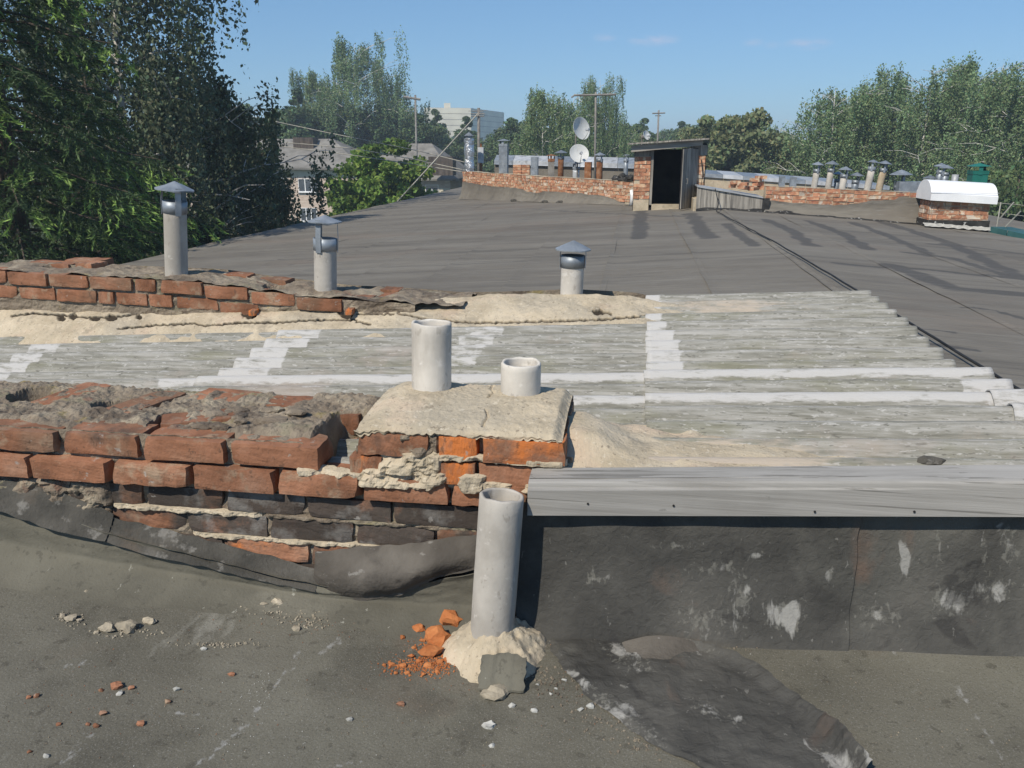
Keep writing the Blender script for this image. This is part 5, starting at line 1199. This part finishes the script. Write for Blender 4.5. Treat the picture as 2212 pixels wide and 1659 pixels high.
# distant tower block
TY = 260
tb = thing('tower_block', 'distant pale panel block with blue-shaded side rising over the trees', 'building', (P(1000, 260, TY).x, TY+10, GZ))
c0 = P(1018, 300, TY); cl = P(918, 300, TY-6); cr_ = P(1089, 300, TY+34)
ztp = P(1018, 233, TY).z
c0 = Vector((c0.x, c0.y)); cl = Vector((cl.x, cl.y)); cr_ = Vector((cr_.x, cr_.y)); c3 = cl+cr_-c0
def prism(q4, z0, z1):
    v = [(q.x, q.y, z0) for q in q4]+[(q.x, q.y, z1) for q in q4]
    return v, [(3, 2, 1, 0), (4, 5, 6, 7), (0, 1, 5, 4), (1, 2, 6, 5), (2, 3, 7, 6), (3, 0, 4, 7)]
n = 12
for k in range(n):
    z0, z1 = lerp(GZ, ztp, k/n), lerp(GZ, ztp, (k+1)/n)-.14
    mk('panel', *prism([cl, c0, cr_, c3], z0, z1), M_panel, tb)
mid = (cl+c0+cr_+c3)/4
mk('core', *prism([q.lerp(mid, .01) for q in (cl, c0, cr_, c3)], GZ, ztp-.05), M_wall, tb)
a_ = cl.lerp(c0, .38).lerp(mid, .1); b_ = cl.lerp(c0, .52).lerp(mid, .1); w_ = (mid-c0)*.2
mk('roof_house', *prism([a_, b_, b_+w_, a_+w_], ztp-.05, ztp+1.4), M_panel, tb)

# ------------------------------------------------------------------ trees
def leaf_mesh(name, C, S, K, asp=1.8, m=None, axis=None, flat=0.):
    C = np.asarray(C, float); N = len(C); rg = np.random.default_rng(N)
    if axis is None:
        A_ = rg.normal(size=(N, 3))
    else:
        A_ = np.asarray(axis, float)+rg.normal(size=(N, 3))*flat
    A_ /= np.linalg.norm(A_, axis=1)[:, None]
    Bv = np.cross(A_, rg.normal(size=(N, 3))); Bv /= np.linalg.norm(Bv, axis=1)[:, None]
    S = np.asarray(S)[:, None]
    V = np.empty((N, 4, 3)); V[:, 0] = C-A_*S*asp; V[:, 1] = C+Bv*S-A_*S*.2; V[:, 2] = C+A_*S*asp; V[:, 3] = C-Bv*S-A_*S*.2
    me = bpy.data.meshes.new(name)
    me.vertices.add(4*N); me.vertices.foreach_set('co', V.astype(np.float32).ravel())
    me.loops.add(4*N); me.loops.foreach_set('vertex_index', np.arange(4*N, dtype=np.int32))
    me.polygons.add(N); me.polygons.foreach_set('loop_start', np.arange(0, 4*N, 4, dtype=np.int32)); me.polygons.foreach_set('loop_total', np.full(N, 4, dtype=np.int32))
    me.update(calc_edges=True)
    at = me.attributes.new('Col', 'FLOAT_COLOR', 'FACE'); k4 = np.ones((N, 4), np.float32); k4[:, :3] = K; at.data.foreach_set('color', k4.ravel())
    me.materials.append(m or M_leaf)
    return me
def tint(rg, n, base, var=.25, warm=.15):
    base = np.array(base); k = base*(1+rg.normal(size=(n, 1))*var); k[:, 0] *= 1+rg.normal(size=n)*warm; return np.clip(k, .004, .6)
def tree_thing(name, label, loc, group, trunk, tmat, crown):
    t = thing(name, label, 'tree', loc, group)
    tr = trunk.mk('trunk', tmat, None) if False else mk('trunk', [(a+loc[0], b+loc[1], c+loc[2]) for a, b, c in trunk.v], trunk.f, tmat, t, smooth=True)
    o = bpy.data.objects.new('crown', crown); WL[o] = Vector(loc); fin(o, t)
    return t
def birch(seed, h, rad, nstr, lps, ls, base, droop=1., low=.28, dense=1., tr=.16, jit_=.10):
    rg = np.random.default_rng(seed); rr = random.Random(seed)
    tb_ = B(); pts = []; ph = rr.uniform(0, 6)
    for i in range(13):
        t = i/12; pts.append((.35*math.sin(t*4+ph)*t*h/14, .3*math.cos(t*3.3+ph)*t*h/14, h*.97*t))
    tb_.tube(pts, [tr*(1-.93*(i/12)**.9)*(1.3 if i == 0 else 1) for i in range(13)], 8)
    at = lambda t: Vector(pts[min(11, int(t*12))]).lerp(Vector(pts[min(11, int(t*12))+1]), t*12-min(11, int(t*12)))
    ends = []
    nl = 26
    for k in range(nl):
        t = low+(0.96-low)*(k/(nl-1))**.9; o = at(t); az = k*2.4+rr.uniform(-.5, .5)
        prof = math.sin(math.pi*min(1, ((t-low)/(1-low))*.60+.28))**.8
        L = rad*prof*rr.uniform(.45, 1.25)
        p_ = [o]
        dz = rr.uniform(.5, 1.1)
        for j in range(1, 7):
            u = j/6; p_.append(o+Vector((math.cos(az)*L*u, math.sin(az)*L*u, L*dz*(u-.45*u*u*1.5)))+Vector((rr.gauss(0, .05), rr.gauss(0, .05), rr.gauss(0, .05)))*L*.5)
        tb_.tube(p_, [max(.012, tr*.42*(1-t*.7)*(1-.85*j/6)) for j in range(7)], 5, False)
        for j in range(2, 7): ends.append((p_[j], .3+.12*j))
        # side shoots
        for j in range(2, 6):
            a2 = az+rr.choice((-1, 1))*rr.uniform(.5, 1.2); L2 = L*rr.uniform(.25, .5)
            e = p_[j]+Vector((math.cos(a2)*L2, math.sin(a2)*L2, L2*rr.uniform(.1, .6))); ends.append((e, 1)); ends.append((p_[j].lerp(e, .6), 1))
            tb_.tube([p_[j], p_[j].lerp(e, .5)+Vector((0, 0, .08*L2)), e], [max(.008, tr*.12), max(.006, tr*.08), .005], 4, False)
    for j in range(9, 12): ends.append((Vector(pts[j]), 1))
    C = []; K = []; AX = []
    ends = [e for e in ends if nz(e[0].x*.9, e[0].y*.9, e[0].z*.6+seed) > -.12] or ends
    for s in range(nstr):
        e, w = rr.choice(ends)
        ln = droop*rr.uniform(.35, 1.)*h*.12
        n = max(4, int(lps*rr.uniform(.5, 1.4)))
        u = rg.random(n)**.8
        off = rg.normal(size=2)*.16*h/14
        tw = rg.normal(size=2)*.12
        x = e.x+off[0]+tw[0]*u*ln+rg.normal(size=n)*jit_; y = e.y+off[1]+tw[1]*u*ln+rg.normal(size=n)*jit_; z = e.z+.25*h/14*rg.normal()-u*ln+rg.normal(size=n)*jit_*.6+.15*ln
        C.append(np.stack([x, y, z], 1)); K.append(tint(rg, n, np.array(base)*rr.uniform(.72, 1.28), .16, .12))
    C = np.concatenate(C); K = np.concatenate(K)
    AX = np.tile([0, 0, -1.], (len(C), 1))
    return tb_, leaf_mesh('birch_crown', C, rg.uniform(.45, 1.5, len(C))*ls, K, 1.5, None, AX, .75)
def broad(seed, h, rx, rz, ncl, lpc, ls, base, cz=.6, tr=.2, clr=.16, cone=0.):
    rg = np.random.default_rng(seed); rr = random.Random(seed)
    tb_ = B(); tb_.tube([(0, 0, 0), (.1, .05, h*.3), (-.05, .1, h*.6), (0, 0, h*.85)], [tr*1.2, tr, tr*.6, tr*.2], 8)
    C = []; K = []
    for k in range(ncl):
        d = rg.normal(size=3); d /= np.linalg.norm(d); q = rg.random()**.38
        if d[2] < -.65: d[2] *= .5
        c = np.array([d[0]*rx*q, d[1]*rx*q, h*cz+d[2]*rz*q])
        if cone: 
            s = 1-cone*max(0, min(1, (c[2]-h*(cz-.3))/(h*.7))); c[:2] *= s
        if k % 2 == 0: tb_.tube([(0, 0, max(h*.2, c[2]-rz*.5)), Vector(c)*.6+Vector((0, 0, c[2]*.3)), tuple(c)], [tr*.22, tr*.12, .01], 4, False)
        n = int(lpc*rr.uniform(.5, 1.5)); r = clr*rx*rr.uniform(.7, 1.5)
        dd = rg.normal(size=(n, 3)); dd /= np.linalg.norm(dd, axis=1)[:, None]; dd *= (rg.random(n)**.4)[:, None]*r; dd[:, 2] *= .7
        C.append(c+dd); K.append(tint(rg, n, np.array(base)*rr.uniform(.7, 1.3), .15, .12))
    C = np.concatenate(C); K = np.concatenate(K)
    return tb_, leaf_mesh('leaf_crown', C, rg.uniform(.6, 1.3, len(C))*ls, K, 1.4)
def spruce(seed, h, rad, nb=190, ntw=30, nbl=12, bs=.05, zmin=.05, zmax=1., new=(.26, .40, .09), old=(.048, .084, .032)):
    rg = np.random.default_rng(seed); rr = random.Random(seed)
    tb_ = B(); tb_.tube([(0, 0, 0), (.05, 0, h*.5), (0, 0, h)], [.26, .17, .02], 8)
    C = []; K = []; AX = []; S = []
    for k in range(nb):
        t = zmin+(zmax-zmin)*(k+rr.random())/nb; az = k*2.39996+rr.uniform(-.3, .3)
        L = rad*(1-t)**.75*rr.uniform(.75, 1.12)+.25
        z0 = t*h; dx, dy = math.cos(az), math.sin(az)
        def bp(u): return Vector((dx*L*u, dy*L*u, z0+L*(.10*u-.62*u*u+.34*u**3.2)))
        tb_.tube([bp(0), bp(.35), bp(.7), bp(1)], [.03, .022, .014, .006], 4, False)
        fresh = rr.random()
        for j in range(ntw):
            u = .18+.84*(j+rr.random())/ntw; o = bp(min(1., u)); sd = 1 if j % 2 else -1
            l2 = L*(.10+.30*(1-abs(u-.55)*1.3))*rr.uniform(.5, 1.1)
            a2 = az+sd*rr.uniform(.5, 1.15); hang = rr.uniform(.25, 1.0)
            d2 = Vector((math.cos(a2), math.sin(a2), -hang)).normalized()
            n = max(4, int(nbl*l2/.35))
            s = rg.random(n)
            px_ = np.array(o)[None]+np.array(d2)[None]*(s*l2)[:, None]
            px_[:, 2] -= .25*l2*s*s
            nd = rg.normal(size=(n, 3))*.55+np.array(d2)[None]
            C.append(px_+rg.normal(size=(n, 3))*.012); AX.append(nd)
            tip = np.clip((s-.45)*2.2, 0, 1)*max(0., min(1, (u-.30)*2.0))*(.15+.85*ss(.35, .65, fresh))
            col_ = np.array(old)[None]*(1-tip[:, None])+np.array(new)[None]*tip[:, None]
            K.append(col_*rg.uniform(.75, 1.25, (n, 1))); S.append(bs*rg.uniform(.7, 1.3, n)*(.85+.3*tip))
    C = np.concatenate(C); K = np.concatenate(K); AX = np.concatenate(AX); S = np.concatenate(S)
    return tb_, leaf_mesh('spruce_crown', C, S*.19, K, 6.6, M_needle, AX, .25)

def base_at(px, Y): q = P(px, 400, Y); return (q.x, q.y, GZ)
def ht(px, py, Y): return P(px, py, Y).z-GZ
BG = (.175, .25, .115); BG2 = (.19, .26, .115); LG = (.15, .235, .045); GRY = (.19, .22, .105)
# near spruces and the big weeping birch on the left
l = base_at(20, 13.5); tree_thing('spruce_tree', 'near spruce with bright green young shoots hanging beside the brick wall', l, None, *((lambda a: (a[0], M_bark, a[1]))(spruce(3, 17, 4.3, 200, 38, 20, .055, .14, .95))))
l = base_at(-160, 19.5); tree_thing('spruce_tree', 'dark spruce at the edge of the view left of the bright-tipped one', l, None, *((lambda a: (a[0], M_bark, a[1]))(spruce(8, 18, 4.2, 170, 30, 14, .06, .15, .95))))
l = base_at(215, 18.5); tree_thing('spruce_tree', 'shaded dark spruce under the big weeping birch', l, None, *((lambda a: (a[0], M_bark, a[1]))(spruce(14, 10.5, 4.0, 150, 30, 14, .065, .05, .98, (.10, .16, .04)))))
l = base_at(285, 22); a = birch(5, 20, 3.7, 1600, 62, .036, (.115, .145, .085), 2.2, .32, 1, .21, .06); tree_thing('birch_tree', 'large near birch with long hanging strands against the sky, by the spruces', l, None, a[0], M_birch, a[1])
l = base_at(430, 26); a = birch(6, 11.5, 3.4, 1100, 40, .042, (.095, .125, .065), 1.9, .12, 1, .16, .08); tree_thing('birch_tree', 'dark birch drooping low to the roof eave behind the tall capped flue', l, None, a[0], M_birch, a[1])
l = base_at(520, 31); a = birch(9, ht(560, 205, 31), 2.3, 520, 40, .05, (.085, .115, .058), 1.9, .42, 1, .13, .08); tree_thing('birch_tree', 'dark drooping tree hanging over the two-storey house front', l, None, a[0], M_bark, a[1])
# shrubs under the eave on the left
l = base_at(330, 21); a = broad(31, 7.4, 3.0, 3.2, 110, 150, .07, (.05, .08, .03), .56); tree_thing('leafy_bush', 'dark leafy bush filling the shade under the left spruces', l, None, a[0], M_bark, a[1])
# bright maple-like bush in front of the house
l = base_at(838, 46); a = broad(21, ht(800, 318, 46), 3.4, 3.6, 190, 170, .10, LG, .62); tree_thing('leafy_tree', 'bright yellow-green leafy tree in front of the house roof', l, None, a[0], M_bark, a[1])
l = base_at(762, 47); a2 = broad(22, ht(715, 405, 47), 1.5, 2.4, 50, 120, .10, LG, .6); tree_thing('leafy_tree', 'low yellow-green shrub beside the window of the pinkish house', l, None, a2[0], M_bark, a2[1])
l = base_at(868, 50); a2 = broad(23, ht(880, 350, 50), 1.6, 3.0, 90, 120, .10, (.10, .16, .04), .6); tree_thing('leafy_tree', 'mid-green tree tucked behind the bright leafy one near the guy wire', l, None, a2[0], M_bark, a2[1])
# far birches
FBIR = [birch(40+i, 17., 5.0, 1100, 56, .047, BG, 1.7, .20, 1, .20, .085) for i in range(2)]+[birch(50, 15., 3.6, 900, 52, .046, BG2, 1.6, .2, 1, .17, .08), birch(51, 15., 4.2, 720, 56, .046, BG, 2.0, .25, 1, .17, .075)]
FBH = [17., 17., 15., 15.]
FBRO = [broad(60, 12., 4.2, 4.6, 190, 190, .11, GRY, .56), broad(61, 12., 4.6, 4.4, 190, 190, .11, (.13, .19, .078), .55), broad(62, 13., 3.0, 6., 170, 180, .10, (.11, .17, .072), .53, .2, .18, .75)]
FBROH = [11.5, 11.5, 12.5]
def put(kind, i, px, ptop, Y, label, wide=1., group=None, rot=0.):
    src = (FBIR if kind == 'b' else FBRO)[i]; H = (FBH if kind == 'b' else FBROH)[i]
    h = ht(px, ptop, Y); s = h/H; l = base_at(px, Y)
    t = thing('birch_tree' if kind == 'b' else 'leafy_tree', label, 'tree', l, group)
    t.scale = (s*wide, s*wide, s); t.rotation_euler = (0, 0, rot)
    if not hasattr(put, 'c'): put.c = {}
    key = (kind, i)
    if key not in put.c:
        m = bpy.data.meshes.new('trunk'); m.from_pydata(src[0].v, [], src[0].f); m.update(); m.materials.append(M_birch if kind == 'b' else M_bark); m.polygons.foreach_set('use_smooth', [True]*len(m.polygons)); put.c[key] = m
    o = bpy.data.objects.new('trunk', put.c[key]); WL[o] = Vector(l); fin(o, t)
    o = bpy.data.objects.new('crown', src[1]); WL[o] = Vector(l); fin(o, t)
    return t
put('b', 0, 780, 82, 97, 'tall white-trunked birch towering behind the grey house roofs', 1., None, .6)
put('b', 2, 690, 150, 99, 'slimmer birch on the house side of the tall white-trunked one', .85, None, 2.1)
put('b', 3, 850, 165, 102, 'shorter birch between the tall white-trunked one and the pale tower block', .9, None, 4.)
L1 = ['dark round tree behind the drooping tree that overhangs the house', 'dark round tree over the dormer of the pinkish house', 'dark conical tree beside the slimmer far birch', 'dark round tree at the foot of the tall white-trunked birch', 'dark conical tree over the low hipped house', 'dark round tree beside the distant aerial by the tower block', 'dark round tree behind the low drooping birch at the eave']; L2 = ['conical treetop between the tower block and the slim white-trunked birch', 'rounded treetop close behind the tall square blue-grey flue', 'rounded tree filling the gap between slim birch and satellite dishes', 'conical treetop directly behind the upper satellite dish', 'rounded treetop beside the crossbar mast, towards the hatch hut', 'lower rounded tree under the crossbar mast, above the metal-capped wall', 'hazy conical treetop above the small distant dish', 'greyish tree just behind the thin vent by the hut', 'hazy rounded treetop at the foot of the distant double-cross mast', 'hazy conical treetop between the double-cross mast and the greyish round tree', 'nearer round tree above the low edge of the hut roof', 'far rounded treetop behind the greyish trees by the hut', 'nearer round tree directly over the middle of the hut roof']; L3 = ['low round tree under the ragged birch by the open sky gap', 'conical understorey tree behind the mushroom-capped pipe', 'low round tree behind the tall leaning flue pair', 'low round tree behind the wide grey flue with the big cap', 'conical understorey tree between the wide grey flue and the white hood', 'low round tree above the middle of the white hood', 'low round tree directly behind the green flue', 'round tree just past the green flue, above the wire railing', 'round tree at the far end of the wire railing', 'near dark bush behind the wire railing and teal eave sheet', 'near bush at the corner of the white-hooded chimney', 'tall conical tree between the half-hidden birch and the tallest birch', 'tall round tree between the tallest birch and the broad birch']
G1 = 'dark trees massed behind the house roofs'
for (px, pt, Y, i, w), lb in zip(((530, 215, 95, 1, 1.), (620, 225, 100, 1, 1.), (655, 200, 92, 2, 1.1), (730, 215, 98, 1, 1.1), (830, 235, 96, 2, 1.), (880, 225, 100, 1, 1.), (475, 240, 90, 1, 1.)), L1):
    put('r', i, px, pt, Y, lb, w, G1, px*.1)
put('r', 2, 945, 243, 112, 'conical dark tree in front of the pale tower block', 1.05, None, 1)
put('r', 2, 1010, 258, 108, 'dark tree beside the pole with stacked aerial arms', 1.2, None, 2)
put('r', 1, 1055, 290, 106, 'low dark tree below the shaded tower block side', 1., None, 2)
put('b', 2, 1175, 190, 66, 'slim birch with white trunk left of the satellite dishes', .95, None, 1.)
put('b', 3, 1232, 195, 72, 'thin drooping birch right behind the satellite dishes', .85, None, 2.2)
put('b', 1, 1290, 160, 74, 'tall narrow birch behind the mast with the rusty crossbar', .75, None, 3.)
G2 = 'treetops along the skyline behind the dishes'
for (px, pt, Y, i, w), lb in zip(((1105, 262, 88, 2, 1.3), (1130, 248, 96, 1, .9), (1215, 265, 90, 1, .9), (1265, 268, 92, 2, 1.2), (1335, 258, 96, 1, .9), (1330, 290, 80, 1, .8), (1385, 262, 110, 2, 1.2), (1360, 280, 90, 0, .8), (1430, 272, 130, 1, 1.), (1465, 268, 125, 2, 1.3), (1410, 290, 95, 1, 1.), (1500, 262, 120, 1, 1.), (1460, 290, 90, 1, 1.)), L2):
    put('r', i, px, pt, Y, lb, w, G2, px*.13)
put('r', 0, 1572, 224, 62, 'greyish rounded tree standing right of the hatch hut', 1.0, None, .4)
put('r', 0, 1510, 255, 70, 'smaller greyish tree behind the hatch hut roof', .8, None, 1.4)
put('r', 0, 1630, 300, 60, 'low olive bush tree beside the gap of open sky', .7, None, 2.4)
put('r', 1, 1700, 278, 74, 'round green tree just right of the gap of open sky', .75, None, .2)
put('r', 2, 1745, 300, 70, 'small dark conical tree before the right birch group', .9, None, .2)
put('b', 3, 1790, 182, 58, 'ragged birch at the open end of the right birch group', 1.15, None, .5)
put('b', 2, 1850, 190, 60, 'second birch of the right group, with a forked pale trunk', 1.15, None, 1.7)
put('b', 0, 1900, 175, 66, 'birch half hidden behind the cream flue pipes', 1.0, None, 2.4)
put('b', 1, 1975, 132, 58, 'tallest birch of the right group, above the wide grey flue', 1.1, None, 3.6)
put('b', 0, 2075, 128, 60, 'broad birch above the white-hooded chimney', 1.1, None, .9)
put('b', 3, 2150, 150, 54, 'birch with a bright white trunk above the green flue', 1.1, None, 5.)
put('b', 1, 2230, 130, 52, 'birch cut by the edge of the view on the right', 1.1, None, .2)
put('b', 2, 2120, 160, 70, 'birch filling in behind the green flue', 1.2, None, 3.2)
G3 = 'low green trees under the right birches'
for (px, pt, Y, i, w), lb in zip(((1780, 300, 66, 1, .9), (1840, 290, 72, 2, 1.3), (1890, 285, 70, 1, .9), (1950, 270, 68, 1, .9), (2000, 260, 72, 2, 1.4), (2050, 270, 70, 1, .9), (2110, 280, 66, 1, .9), (2180, 265, 62, 1, .9), (2240, 260, 60, 1, .9), (2200, 330, 40, 1, .7), (2140, 345, 44, 1, .7), (1925, 280, 80, 2, 1.4), (2020, 275, 84, 1, 1.)), L3):
    put('r', i, px, pt, Y, lb, w, G3, px*.17)
# the wood beyond, one mass
rg = np.random.default_rng(77); C = []; K = []
for k in range(420):
    x = rg.uniform(-260, 220); y = rg.uniform(170, 260); h = rg.uniform(8, 13.5)
    n = 60; d = rg.normal(size=(n, 3)); d /= np.linalg.norm(d, axis=1)[:, None]
    C.append(np.array([x, y, GZ+h*.55])+d*np.array([3.5, 3.5, h*.45])*(rg.random(n)**.4)[:, None]); K.append(tint(rg, n, np.array((.09, .13, .07))*rg.uniform(.7, 1.3), .2))
me = leaf_mesh('woodland', np.concatenate(C), rg.uniform(.4, .9, 420*60), np.concatenate(K), 1.3)
o = bpy.data.objects.new('woodland', me); WL[o] = Vector(); fin(o, None, 'stuff', 'far green wood closing the view behind everything', 'wood')

# ------------------------------------------------------------------ the air
hz = B().box(-905, 905, -305, 1205, GZ-1.2, 24)
HM = bpy.data.materials.new('haze'); HM.use_nodes = True; t = HM.node_tree; t.nodes.clear()
ho = t.nodes.new('ShaderNodeOutputMaterial'); hv_ = t.nodes.new('ShaderNodeVolumePrincipled')
hv_.inputs['Color'].default_value = (.72, .86, 1, 1); hv_.inputs['Density'].default_value = .0012; hv_.inputs['Anisotropy'].default_value = .0
t.links.new(hv_.outputs[0], ho.inputs['Volume'])
hz.mk('haze', HM, None, kind='stuff', label='thin summer haze over the distant trees', cat='haze')
